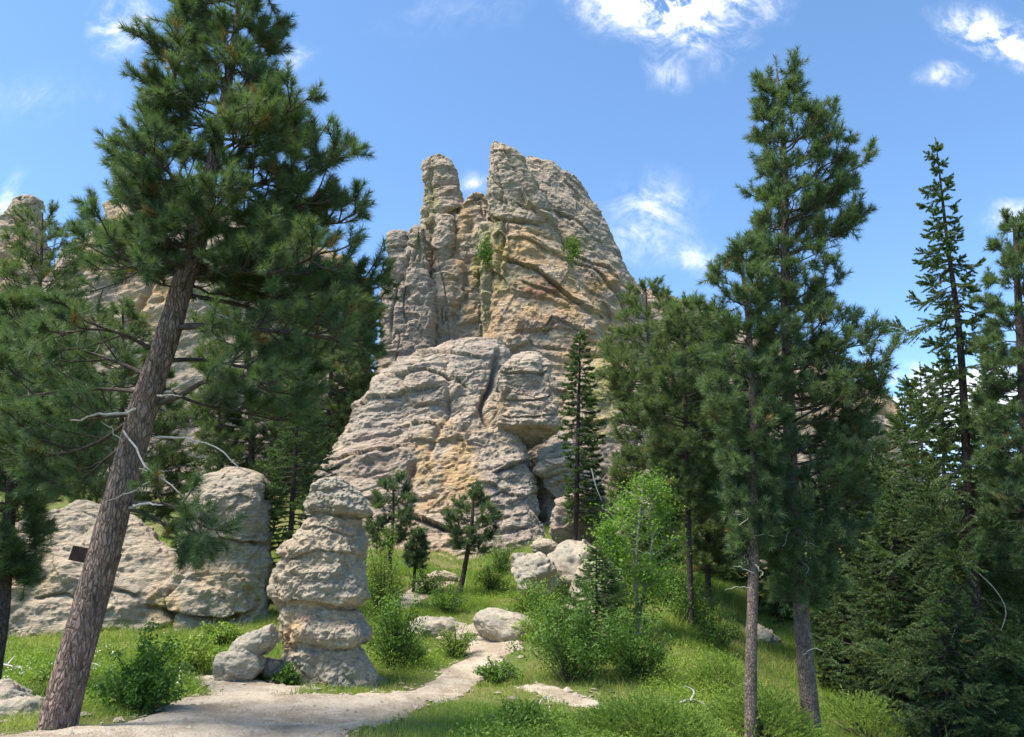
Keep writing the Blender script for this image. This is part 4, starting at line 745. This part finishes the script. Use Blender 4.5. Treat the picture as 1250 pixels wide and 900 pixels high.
pine('pine_tree', 'dark pine standing right of the leaning trunk, behind the rounded dome', [(300, 300), (302, 380), (305, 480), (308, 600), (310, 720)], 22.5, [3, 9, 12, 14, 15],
     [(300, 290, 312), (330, 265, 345), (370, 245, 370), (420, 235, 395), (480, 225, 400), (540, 230, 390), (600, 240, 360), (640, 260, 340)], 60, 4, 28, .16, .012, 8, M_PINE_FAR, M_BARK_D, GL, Lsub=.9, step=.22, t0=.3, shl=.25)
pine('pine_tree', 'bushy pine nearest the left flank of the buttress', [(410, 316), (408, 380), (404, 460), (398, 560), (392, 640)], 41.5, [3, 8, 10, 12, 13],
     [(320, 402, 420), (345, 375, 455), (375, 365, 470), (410, 350, 476), (440, 345, 480), (470, 335, 480), (510, 330, 460), (560, 330, 430), (610, 330, 400)], 70, 4, 28, .20, .022, 9, M_PINE_FAR, M_BARK_D, GL, Lsub=1.1, step=.30, t0=.3, shl=.34)
spruce('spruce_tree', 'slim spruce whose thin tip shows above the pines left of the tower', [(441, 326), (438, 400), (432, 500), (425, 620), (420, 650)], 43, [1, 5, 8, 10, 11], [(325, 440, 443), (345, 430, 452), (380, 422, 462), (430, 412, 470), (500, 395, 450), (560, 385, 430)], 120, 22, .12, .035, 10, group='spruces by the buttress', step=.2)
spruce('spruce_tree', 'dark spruce in the slot between the dome and the grey pillar', [(366, 440), (362, 520), (358, 600), (352, 700), (350, 760)], 20, [1, 6, 9, 11, 12], [(438, 364, 368), (470, 348, 385), (520, 330, 402), (570, 322, 410), (620, 318, 400), (680, 315, 390), (740, 315, 385)], 130, 24, .06, .017, 11, group='spruces by the buttress', step=.14)
spruce('spruce_tree', 'spruce half hidden behind the rounded dome', [(268, 450), (268, 540), (268, 640), (268, 720)], 23.5, [1, 6, 9, 11], [(450, 265, 271), (490, 245, 292), (540, 225, 312), (600, 215, 325), (680, 210, 330)], 90, 20, .07, .02, 12, group='spruces by the buttress', step=.18)
GR = 'tall conifers on the right'
DR2 = [(W3([(918, 624, 11.8), (905, 640, 11.6), (898, 630, 11.5), (905, 628, 11.4)]), .006), (W3([(919, 700, 11.8), (905, 692, 11.7), (895, 692, 11.6)]), .007), (W3([(917, 718, 11.8), (900, 716, 11.7), (884, 721, 11.6)]), .007), (W3([(922, 690, 11.8), (930, 697, 11.7), (928, 706, 11.6)]), .006), (W3([(922, 655, 11.8), (932, 652, 11.7), (945, 655, 11.6)]), .006)]
pine('pine_tree', 'shorter trunked pine, the left one of the right hand pair', [(903, 300), (912, 380), (918, 470), (921, 560), (921, 640), (919, 722), (917, 800), (916, 895)], 12.0, [3, 7, 9, 11, 12, 14, 15, 17],
     [(300, 896, 910), (318, 870, 925), (345, 845, 935), (372, 838, 950), (400, 850, 955), (440, 842, 960), (480, 848, 962), (520, 858, 962), (560, 868, 958), (600, 880, 955), (640, 895, 950), (680, 905, 935)], 52, 4, 36, .13, .0085, 13, M_PINE, M_BARK_R, GR, Lsub=.6, step=.17, t0=.3, shl=.18, dead=DR2, gaps=.06, up=.45)
DR1 = [(W3([(968, 655, 12.3), (985, 662, 12.1), (1000, 668, 12.0)]), .010), (W3([(970, 640, 12.3), (960, 655, 12.0), (955, 672, 11.9)]), .007), (W3([(980, 800, 12.3), (992, 792, 12.1), (1006, 795, 12.0)]), .007), (W3([(972, 680, 12.3), (985, 690, 12.1), (984, 705, 12.0)]), .007)]
pine('pine_tree', 'tallest pine, bare reddish lower trunk and one sided top against the sky', [(948, 84), (954, 140), (957, 200), (958, 300), (960, 400), (963, 500), (967, 600), (975, 700), (980, 770), (986, 840), (992, 905)], 12.6, [2, 5, 8, 11, 14, 16, 18, 20, 22, 24, 26],
     [(84, 936, 968), (98, 925, 992), (120, 925, 985), (138, 935, 1000), (150, 905, 1035), (165, 898, 1050), (185, 925, 1060), (200, 930, 1092), (225, 922, 1075), (250, 918, 1060), (272, 920, 1070), (295, 915, 1030), (325, 925, 1040), (352, 905, 1058), (385, 900, 1045), (420, 890, 1085), (450, 880, 1100), (480, 875, 1098), (520, 880, 1085), (570, 885, 1080), (620, 895, 1072), (660, 910, 1062), (700, 925, 1045), (740, 945, 1015)],
     132, 4, 36, .13, .0085, 14, M_PINE, M_BARK_R, GR, Lsub=.62, step=.17, t0=.28, shl=.19, dead=DR1, gaps=.03, up=.45, topb=.5)
DSP = [(W3([(1180, 755, 15.6), (1168, 765, 15.2), (1160, 785, 15.0)]), .012), (W3([(1180, 840, 15.6), (1170, 860, 15.2), (1178, 885, 15.0), (1186, 897, 15)]), .012), (W3([(1195, 700, 15.6), (1215, 720, 15.3), (1228, 745, 15.1), (1222, 770, 15)]), .010), (W3([(1190, 790, 15.6), (1200, 815, 15.3), (1206, 830, 15.2)]), .010)]
spruce('spruce_tree', 'tall ragged spruce with a narrow spire top against the sky, right of the tallest pine', [(1143, 178), (1149, 230), (1157, 300), (1168, 380), (1175, 460), (1180, 560), (1186, 660), (1193, 760), (1200, 860), (1206, 920)], 16, [1, 4, 7, 10, 13, 15, 17, 20, 24, 26],
       [(178, 1142, 1146), (195, 1130, 1158), (212, 1136, 1156), (238, 1122, 1185), (262, 1132, 1168), (290, 1122, 1170), (330, 1116, 1198), (372, 1112, 1200), (400, 1095, 1205), (440, 1120, 1215), (480, 1110, 1225), (540, 1095, 1235), (600, 1090, 1250), (700, 1070, 1275), (800, 1060, 1290), (900, 1050, 1300)], 250, 40, .06, .016, 15, group=GR, step=.11, sag=.34, dead=DSP, gaps=.22, tw=.5)
pine('pine_tree', 'pine at the right edge of the view with its crown cut off by the frame', [(1238, 272), (1242, 350), (1248, 450), (1254, 600), (1262, 760), (1268, 900)], 15, [3, 8, 12, 16, 19, 22], [(270, 1230, 1246), (292, 1212, 1262), (320, 1205, 1280), (360, 1200, 1300), (420, 1195, 1310), (500, 1190, 1320), (600, 1185, 1330), (700, 1190, 1330)], 70, 4, 40, .13, .009, 16, M_PINE, M_BARK_D, GR, Lsub=.6, step=.17, t0=.3, shl=.18, up=.45)
SPR = [('small spruce with a pale pointed tip in the sky gap right of the tallest pine', 1124, 452, 20, 900, [(452, 1122, 1126), (475, 1112, 1138), (510, 1104, 1150), (580, 1085, 1165), (700, 1065, 1180), (860, 1050, 1200)], 150),
       ('short spruce just left of the small pale tipped one', 1104, 470, 22, 880, [(470, 1102, 1107), (495, 1092, 1118), (540, 1078, 1130), (620, 1062, 1145), (740, 1050, 1160), (840, 1045, 1165)], 140),
       ('dark spruce in the thicket behind the tallest pine trunk', 1032, 500, 21, 880, [(500, 1030, 1035), (530, 1015, 1052), (580, 1000, 1070), (660, 985, 1090), (760, 975, 1100), (860, 970, 1105)], 170),
       ('spruce filling the thicket under the ragged tall spruce', 1090, 600, 17.5, 900, [(598, 1088, 1092), (630, 1065, 1115), (690, 1045, 1140), (770, 1025, 1160), (900, 1010, 1180)], 190),
       ('spruce at the lower right corner of the thicket', 1225, 560, 17, 900, [(560, 1223, 1228), (600, 1200, 1250), (680, 1180, 1275), (780, 1160, 1300), (900, 1150, 1310)], 170),
       ('spruce with drooping skirts between the bare trunks and the thicket', 1030, 690, 19, 890, [(690, 1028, 1033), (720, 1012, 1050), (770, 1000, 1065), (840, 985, 1080), (900, 980, 1090)], 120),
       ('low spruce in shade at the foot of the ragged tall spruce', 1150, 700, 15.2, 905, [(700, 1148, 1152), (735, 1125, 1178), (790, 1105, 1200), (850, 1090, 1215), (910, 1080, 1225)], 150),
       ('distant spruce in the dark hollow left of the paired trunks', 880, 560, 29, 770, [(560, 878, 883), (590, 866, 896), (640, 856, 906), (700, 848, 915), (760, 842, 920)], 110),
       ('broad spruce at the back of the thicket, left of the ragged tall spruce', 1065, 540, 27, 860, [(540, 1063, 1067), (580, 1045, 1088), (640, 1028, 1105), (740, 1015, 1120), (840, 1010, 1125)], 150),
       ('broad spruce at the back of the thicket, right of the ragged tall spruce', 1205, 500, 26, 860, [(500, 1203, 1207), (550, 1180, 1232), (620, 1165, 1250), (740, 1150, 1265), (840, 1145, 1270)], 160),
       ('spruce in the back row of the thicket, behind the small pale tipped one', 1140, 575, 30, 860, [(575, 1138, 1142), (620, 1115, 1165), (700, 1100, 1180), (840, 1090, 1190)], 140),
       ('spruce in the deep shade right behind the tallest pine trunk', 985, 590, 28, 860, [(590, 983, 987), (640, 962, 1008), (720, 950, 1022), (840, 945, 1030)], 140),
       ('low spruce at the very right edge of the thicket', 1250, 700, 20, 900, [(700, 1248, 1252), (740, 1222, 1280), (820, 1205, 1300), (900, 1200, 1305)], 130),
       ('spruce close behind the ragged tall spruce on its right, reaching halfway up it', 1212, 400, 19, 900, [(400, 1210, 1214), (430, 1198, 1228), (490, 1180, 1245), (600, 1165, 1262), (860, 1155, 1275)], 170),
       ('pointed spruce leaning on the left side of the ragged tall spruce', 1150, 430, 18.5, 900, [(430, 1148, 1152), (465, 1135, 1168), (530, 1120, 1182), (640, 1105, 1200), (860, 1095, 1210)], 160),
       ('slim spruce seen between the paired trunks', 945, 600, 25, 830, [(600, 943, 948), (640, 930, 962), (700, 920, 975), (770, 912, 985), (830, 908, 990)], 120)]
for i, (lab, tx, ty, Yd, by, env, n_l) in enumerate(SPR):
    spruce('spruce_tree', lab, [(tx, ty), (tx + 3, (ty + by) / 2), (tx + 6, by)], Yd, [1, 8, 12], env, n_l, 24, .06 * Yd / 17, .017 * Yd / 17, 30 + i, group='spruces of the right hand thicket', step=.15, sag=.18)
pine('pine_tree', 'bushy yellow green pine against the right foot of the tower', [(788, 350), (792, 420), (796, 500), (800, 600), (806, 700)], 25, [3, 9, 12, 14, 15],
     [(348, 778, 800), (368, 758, 822), (388, 748, 855), (412, 732, 880), (440, 725, 895), (470, 738, 905), (510, 742, 910), (550, 742, 905), (590, 735, 890), (640, 748, 865), (690, 765, 850)], 85, 4, 26, .15, .013, 17, M_PINE_FAR, M_BARK_D, 'pines at the foot of the tower', Lsub=.85, step=.22, t0=.3, shl=.24, tint=(.15, 1.0))
pine('pine_tree', 'broad bushy pine filling the space left of the shorter paired trunk', [(835, 375), (836, 450), (838, 560), (842, 690)], 20, [3, 9, 12, 13],
     [(375, 825, 848), (398, 800, 872), (430, 785, 895), (480, 775, 905), (540, 780, 905), (590, 790, 895), (630, 800, 880)], 60, 4, 28, .15, .012, 24, M_PINE_FAR, M_BARK_D, 'pines at the foot of the tower', Lsub=.8, step=.21, t0=.3, shl=.24, tint=(.05, .9))
pine('pine_tree', 'dense pine between the tower foot and the paired trunks', [(862, 395), (862, 470), (862, 560), (864, 680)], 23, [3, 9, 12, 13],
     [(395, 850, 875), (420, 835, 900), (455, 825, 925), (500, 820, 930), (550, 815, 925), (600, 820, 910), (660, 830, 900), (700, 840, 890)], 62, 4, 26, .15, .013, 18, M_PINE_FAR, M_BARK_D, 'pines at the foot of the tower', Lsub=.85, step=.22, t0=.3, shl=.24, tint=(.1, .95))
spruce('spruce_tree', 'narrow dark spruce standing alone against the tan rock right of the overhang', [(708, 405), (707, 470), (705, 540), (704, 610), (702, 660)], 27, [1, 5, 8, 9, 9], [(405, 707, 710), (425, 698, 720), (455, 690, 727), (475, 686, 735), (500, 688, 728), (530, 682, 740), (560, 690, 740), (600, 688, 735), (640, 690, 730)], 130, 26, .09, .02, 19, step=.16, group='spruces at the foot of the tower', dead=[(W3([(722, 572, 26), (728, 595, 26), (735, 612, 26)]), .03)])
GS = 'small young pines below the buttress'
pine('young_pine', 'small round crowned pine with a leaning bare trunk before the buttress', [(578, 600), (576, 640), (571, 672), (566, 700), (561, 722)], 24.5, [3, 5, 6, 7, 8], [(598, 570, 590), (612, 555, 600), (630, 536, 622), (648, 534, 622), (662, 546, 612), (676, 552, 600)], 20, 3, 34, .13, .012, 20, M_PINE, M_BARK_D, GS, 'pine tree', Lsub=.4, step=.17, t0=.35, shl=.2)
pine('young_pine', 'young pine with a thin trunk just right of the grey pillar', [(480, 583), (480, 630), (477, 670), (475, 712)], 22, [2, 4, 5, 6], [(583, 472, 488), (598, 448, 508), (618, 438, 512), (640, 436, 508), (660, 442, 498), (672, 460, 485)], 19, 3, 32, .13, .011, 21, M_PINE, M_BARK_D, GS, 'pine tree', Lsub=.4, step=.17, t0=.35, shl=.2)
pine('young_pine', 'tiny sapling pine between the two small pines below the buttress', [(510, 650), (508, 675), (506, 702)], 25, [1, 3, 4], [(650, 506, 514), (662, 498, 520), (678, 492, 524), (694, 494, 520)], 18, 3, 28, .12, .012, 22, M_PINE, M_BARK_D, GS, 'pine tree', Lsub=.25, step=.17, t0=.4, shl=.17)
spruce('young_spruce', 'young blue green spruce in front of the boulders, left of the aspen', [(728, 668), (728, 720), (728, 790)], 17.5, [1, 4, 6], [(668, 726, 730), (690, 715, 742), (715, 700, 755), (740, 692, 765), (765, 690, 768), (785, 700, 760)], 70, 22, .05, .013, 23, step=.1, cat='spruce tree', tint=(.1, .8))
# ------------------------------------------------------------------ broadleaf
aspen('bright green young aspen with pale thin stems in the middle of the slope', [([(786, 585), (780, 640), (776, 700), (778, 760), (772, 800)], [1, 3, 4, 5, 6]), ([(800, 610), (794, 680), (782, 745), (776, 800)], [1, 3, 4, 5])], 18.5,
      [(576, 770, 806), (595, 752, 822), (620, 732, 836), (650, 715, 838), (680, 712, 838), (705, 728, 826), (735, 745, 815), (760, 760, 800)], 7600, .062, 60, 130)
aspen('smaller slender aspen with brown stem left of the bright one', [([(742, 640), (748, 690), (752, 740), (755, 790)], [1, 3, 4, 5])], 18.0, [(640, 736, 750), (660, 722, 765), (690, 712, 775), (720, 720, 770), (745, 735, 765)], 2600, .065, 61, 50)
SH = [('leafy bush on the grass right of the leaning trunk, at the edge of the gravel', 158, 872, 115, 88, 5200, .055, M_SHRUB, (.05, .85)), ('low bush behind the gravel at the foot of the rounded dome', 222, 826, 90, 42, 3000, .06, M_HERB, (.1, .8)),
      ('small dark leafed plant under the tilted wedge', 315, 836, 46, 26, 900, .07, M_SHRUB, (0, .5)), ('small dark leafed plant at the left foot of the grey pillar', 347, 840, 40, 24, 800, .07, M_SHRUB, (0, .5)),
      ('tall rounded bush hugging the right foot of the pillar', 480, 822, 75, 95, 5000, .055, M_SHRUB, (.1, .9)), ('upright light bush between the pillar and the small pines', 462, 765, 70, 105, 4200, .06, M_HERB, (.0, .7)),
      ('low bush between the path and the long flat rock', 556, 806, 56, 40, 1800, .05, M_HERB, (.1, .7)), ('bush beside the flat pale rock at the path', 500, 812, 44, 34, 1500, .055, M_SHRUB, (.3, 1)),
      ('round bush right of the path bend', 605, 836, 56, 28, 1800, .05, M_SHRUB, (.2, .9)), ('wide dense bush in the centre of the slope under the young spruce', 700, 838, 160, 112, 11000, .055, M_SHRUB, (0, .7)),
      ('bush spilling right of the wide dense one, below the aspen', 785, 838, 105, 80, 4500, .06, M_SHRUB, (.0, .5)), ('leafy bush on the slope left of the wide dense one', 668, 796, 80, 56, 3800, .055, M_HERB, (.2, .9)),
      ('bush under the overhang above the pitted boulder', 612, 705, 50, 50, 1800, .07, M_SHRUB, (.1, .7)), ('dark shrub in the mouth of the overhang', 672, 640, 34, 24, 800, .09, M_SHRUB, (0, .4)),
      ('shrub in the grass straight below the overhanging block', 640, 712, 46, 34, 1500, .07, M_SHRUB, (.1, .7)), ('bush on the bank above the long flat rock', 545, 752, 60, 34, 2000, .06, M_SHRUB, (.2, .9)), ('bush against the buttress foot right of the small round pine', 600, 722, 50, 32, 1600, .07, M_HERB, (.1, .8)), ('dark shrub at the foot of the narrow spruce', 715, 690, 60, 44, 1900, .08, M_SHRUB, (0, .5)), ('bush left of the small round crowned pine', 520, 728, 55, 34, 1700, .07, M_SHRUB, (.1, .7)), ('bush in front of the sapling pine', 470, 735, 50, 45, 1700, .07, M_HERB, (.1, .8)),
      ('shaded shrub by the dark gully rock', 850, 770, 80, 55, 2600, .075, M_SHRUB, (0, .6)), ('dim shrub under the aspen on its right', 825, 745, 70, 60, 2600, .07, M_SHRUB, (.1, .8)),
      ('bush between the pitted boulder and the wide dense bush', 650, 760, 80, 46, 3000, .06, M_HERB, (.0, .7)), ('leafy bush by the trunks in the hollow', 880, 800, 70, 50, 2400, .065, M_SHRUB, (.0, .6)), ('low green bush in front of the near boulders at left', 65, 838, 70, 24, 1600, .055, M_HERB, (.1, .9)),
      ('light bush at the foot of the dome beside the tilted wedge', 262, 790, 66, 26, 1700, .065, M_HERB, (.2, .9)), ('leafy weed clump in the grass at the bottom of the view', 640, 905, 110, 36, 3200, .045, M_HERB, (.2, 1))]
for i, (lab, px, py, wp, hp, nf, sz, mt, tn) in enumerate(SH): shrub(lab, px, py, wp, hp, None, nf, sz, mt, 70 + i, tint=tn)
# a tiny bush growing in the tower's crack
for (px, py, Yq, s_, lab) in [(592, 308, 46.2, .62, 'small green bush growing in the upright crack of the tower'), (700, 305, 46.0, .5, 'tiny bush on a ledge of the tower shoulder')]:
    q = P(px, py, Yq); rng = np.random.default_rng(int(px)); root = empty('ledge_bush', q, lab, 'shrub'); d = rng.normal(size=(700, 3)) * np.array([.55, .3, 1.0]) * s_
    leaf_obj('foliage', d, unit(d + 1e-3), .16, rng.random(700), M_SHRUB, root, rng); V, Fq = tubes([(np.array([[0, .6, -.8 * s_], [0, .2, 0], [0, 0, .7 * s_]]), np.array([.03, .02, .01]))] , 5); make_mesh('stems', V, Fq, 4, M_BRANCH, root)
# junipers: low sprays of scale leaves
def juniper(label, px, py, wpx, hpx, seed, ns=900):
    x, y, z = ground_hit(px, py); rng = np.random.default_rng(seed); rx = wpx / 2 * y / F; rz = hpx * y / F; root = empty('juniper_shrub', (x, y, z), label, 'shrub', 'junipers in the foreground')
    a = rng.random(ns) * 6.28; q = rng.random(ns) ** .5; b = np.stack([np.cos(a) * q * rx, np.sin(a) * q * rx * .7, rz * (.15 + .75 * (1 - q ** 2)) * rng.uniform(.4, 1, ns)], 1)
    b[:, 2] += ground(b[:, 0] + x, b[:, 1] + y, False) - z
    d = unit(np.stack([np.cos(a) * q + rng.normal(size=ns) * .35, np.sin(a) * q * .7 + rng.normal(size=ns) * .35, rng.uniform(.15, .7, ns)], 1)); V = needles(b, d, rng.uniform(.12, .3, ns), 36, .035, .010, rng, 65, 25, 0)
    tt = np.clip(np.repeat(rng.random(ns), 36 * 3) * .7 + .25, 0, 1); tri_obj('foliage', V, (tt, 0), M_JUNIPER, root); V, Fq = tubes([(np.array([[0, 0, -.03], p * .6, p]), np.array([.012, .008, .004])) for p in b[:40]], 4); make_mesh('stems', V, Fq, 4, M_BRANCH, root)
juniper('spreading light green juniper at the bottom right of the grass', 800, 905, 150, 42, 1, 1300); juniper('juniper mat between the two bare trunks at the bottom', 935, 905, 120, 60, 2, 1200)
juniper('juniper low against the lower right thicket edge', 890, 850, 70, 40, 3, 700); juniper('juniper patch under the thicket, right of the tallest pine trunk', 1060, 905, 110, 50, 4, 900)
# fallen wood
def wood(label, pts, rad, name='dead_branch_on_ground', cat='fallen branch', group='bleached dead wood lying in the grass'):
    L_ = []
    for pl in pts:
        w_ = []
        for (a, b, h) in pl: x, y, z = ground_hit(a, b); w_.append([x, y, z + h])
        L_.append((smooth_line(w_, 12), np.linspace(rad, rad * .35, 12)))
    c = L_[0][0][0]; V, Fq = tubes([(p - c, r) for p, r in L_], 7); o = make_mesh(name, V, Fq, 4, M_DEAD); o.location = c; tag(o, label, cat, group)
wood('forked bleached branch lying behind the spreading juniper', [[(828, 868, .10), (845, 866, .14), (862, 872, .12), (880, 884, .05)], [(843, 868, .12), (848, 862, .22), (836, 858, .26)], [(862, 874, .1), (872, 876, .16)]], .028)
wood('curved bleached twig in the yellow grass below the bare patch', [[(654, 878, .05), (660, 872, .16), (668, 868, .18), (672, 876, .04)], [(660, 872, .15), (652, 868, .12)]], .014)
wood('short dark stick in the weeds left of the leaning trunk', [[(0, 818, .08), (10, 822, .12), (22, 822, .08)], [(8, 820, .1), (16, 812, .14)]], .02)
wood('grey stick poking out right of the leaning trunk', [[(100, 822, .1), (112, 820, .12), (122, 822, .1)]], .02)
# ------------------------------------------------------------------ ground cover
def cover():
    rng = np.random.default_rng(77); n = 420000; r = 7.0 + 30 * rng.random(n) ** 1.15; a = rng.uniform(-.66, .62, n); x, y = r * np.sin(a), r * np.cos(a); z = ground(x, y); Q = np.stack([x, y, 0 * x], 1)
    pm_ = path_mask(x, y); dn = fbm(Q * .8, 4, 61); keep = ((pm_ < -.05) & (rng.random(n) < .60 + 1.2 * dn + .35 * (r > 13))) | ((pm_ < .3) & (rng.random(n) < .07 * np.exp(-np.maximum(pm_, 0) * 5))) ; keep &= ~((pm_ < .0) & (pm_ > -.5) & (rng.random(n) < .5))
    x, y, z, r, Q = x[keep], y[keep], z[keep], r[keep], Q[keep]; n = len(x); lush = sstep(-.2, .5, fbm(Q * .35, 3, 66)) * sstep(11, 15, r); h = (.05 + .05 * rng.random(n) + .13 * lush * rng.random(n)) * (1 + .02 * r); wd = .0055 * r / 8; stalk = rng.random(n) < .025; h = np.where(stalk, h * 2.2 + .06, h)
    th = rng.random(n) * 6.28; sv = np.stack([np.cos(th), np.sin(th), 0 * th], 1) * wd[:, None] / 2; lean = rng.normal(size=(n, 2)) * .35; b = np.stack([x, y, z - .01], 1); tip = b + np.stack([lean[:, 0] * h, lean[:, 1] * h, h], 1)
    V = np.stack([b - sv, b + sv, tip], 1).reshape(-1, 3); dry = np.clip(.25 + .9 * fbm(Q * .6, 4, 71) + .18 * rng.normal(size=n) - .35 * lush + .6 * stalk, 0, 1)
    tag(tri_obj('grass', V, (np.repeat(dry, 3), np.repeat((rng.random(n) < .03) * .8, 3)), M_GRASS, None), kind='stuff')
    LZ = [plan(p) for p in ([(-40, 862), (-40, 790), (150, 795), (270, 775), (320, 778), (262, 815), (215, 828), (240, 850), (150, 872), (90, 865), (40, 846)],
          [(505, 752), (560, 718), (620, 700), (690, 745), (700, 790), (662, 790), (655, 745), (600, 738), (560, 748)], [(790, 850), (760, 800), (830, 770), (900, 800), (900, 870), (840, 880)], [(450, 770), (500, 745), (520, 790), (560, 790), (520, 825), (470, 828)],
          [(560, 905), (640, 880), (760, 880), (800, 920), (560, 930)])]
    C_, S_, T_ = [], [], []
    n = 34000; r = 7.5 + 27 * rng.random(n); a = rng.uniform(-.66, .62, n); x, y = r * np.sin(a), r * np.cos(a); m = np.full(n, -9.0)
    for p in LZ: m = np.maximum(m, poly_sd(p, x, y))
    pm_ = path_mask(x, y); keep = (pm_ < -.12) & ((m > -.1) | (rng.random(n) < .10)); x, y, m = x[keep], y[keep], m[keep]; z = ground(x, y)
    big_ = fbm(np.stack([x, y, 0 * x], 1) * .7, 3, 88)
    for i in range(len(x)):
        k = 26; tall = .6 + 1.6 * max(0, big_[i]); hh = rng.uniform(.10, .30) * tall if m[i] > 0 else rng.uniform(.04, .12); q = rng.normal(size=(k, 3)) * [.14, .14, 0]; q[:, 2] = hh * rng.random(k) ** .6 * np.exp(-(q[:, 0] ** 2 + q[:, 1] ** 2) * 14); C_.append(q + [x[i], y[i], z[i]]); S_.append(np.full(k, .045 if m[i] > 0 else .03)); T_.append(np.full(k, rng.uniform(.1, .9)) + rng.normal(size=k) * .15)
    c = np.concatenate(C_); V = leaves(c, np.tile([0, 0, 1.0], (len(c), 1)) + rng.normal(size=(len(c), 3)) * .4, np.concatenate(S_), rng, .5)
    tag(tri_obj('ground_cover', V, (np.repeat(np.clip(np.concatenate(T_), 0, 1), 4), 0), M_HERB, None, 4), kind='stuff')
    # white meadow flowers
    n = 420; r = 11 + 7 * rng.random(n); a = rng.uniform(-.62, -.2, n); x, y = r * np.sin(a), r * np.cos(a); k = (poly_sd(LZ[0], x, y) > 0) & (fbm(np.stack([x, y, 0 * x], 1) * .9, 2, 90) > .15); x, y = x[k], y[k]
    c = np.stack([x, y, ground(x, y) + rng.uniform(.18, .36, len(x))], 1); c = (c[:, None] + rng.normal(size=(len(c), 5, 3)) * [.03, .03, .015]).reshape(-1, 3)
    tag(tri_obj('wildflowers', leaves(c, np.tile([0, 0, 1.0], (len(c), 1)), np.full(len(c), .026), rng, .8), (0, 0), plain_mat('white_petals', (.6, .6, .5), (.75, .75, .68)), None, 4), kind='stuff')
    # loose stones on the gravel
    n = 16000; r = 8 + 12 * rng.random(n); a = rng.uniform(-.62, .25, n); x, y = r * np.sin(a), r * np.cos(a); pm_ = path_mask(x, y); k = pm_ > -.12; x, y = x[k], y[k]; z = ground(x, y) + .02; n = len(x); s = .007 + .04 * rng.random(n) ** 7
    O = np.array([[1, 0, 0], [0, 1, 0], [-1, 0, 0], [0, -1, 0], [0, 0, .7], [0, 0, -.7]], float); f = np.array([[0, 1, 4], [1, 2, 4], [2, 3, 4], [3, 0, 4], [1, 0, 5], [2, 1, 5], [3, 2, 5], [0, 3, 5]])
    V = (O[None] + rng.normal(size=(n, 6, 3)) * .22) * s[:, None, None] * np.array([1.2, 1, .8]) + np.stack([x, y, z], 1)[:, None]; Fi = (f[None] + (np.arange(n) * 6)[:, None, None]).reshape(-1)
    C0 = [P(405, 832, 13.3), P(345, 835, 13.2), P(290, 828, 12.8), P(600, 792, 18.0), P(540, 785, 18.8), P(655, 735, 22.2), P(700, 735, 23.0), P(700, 855, 13.4), P(520, 715, 27), P(22, 890, 9.4), P(640, 800, 17.5)]
    nn_ = 46; q = np.concatenate([c_[None, :2] + rng.normal(size=(nn_, 2)) * [.75, .35] for c_ in C0]); s2 = .02 + .07 * rng.random(len(q)) ** 3; z2 = ground(q[:, 0], q[:, 1])
    V2 = (O[None] + rng.normal(size=(len(q), 6, 3)) * .25) * s2[:, None, None] * np.array([1.3, 1, .7]) + np.stack([q[:, 0], q[:, 1], z2 + s2 * .2], 1)[:, None]
    V = np.concatenate([V, V2]); Fi = (f[None] + (np.arange(len(V)) * 6)[:, None, None]).reshape(-1); n = len(V)
    tag(make_mesh('gravel', V.reshape(-1, 3), Fi, 3, M_BOULDER, None, False, np.zeros((n * 6, 4), np.float32)), kind='stuff')
cover()
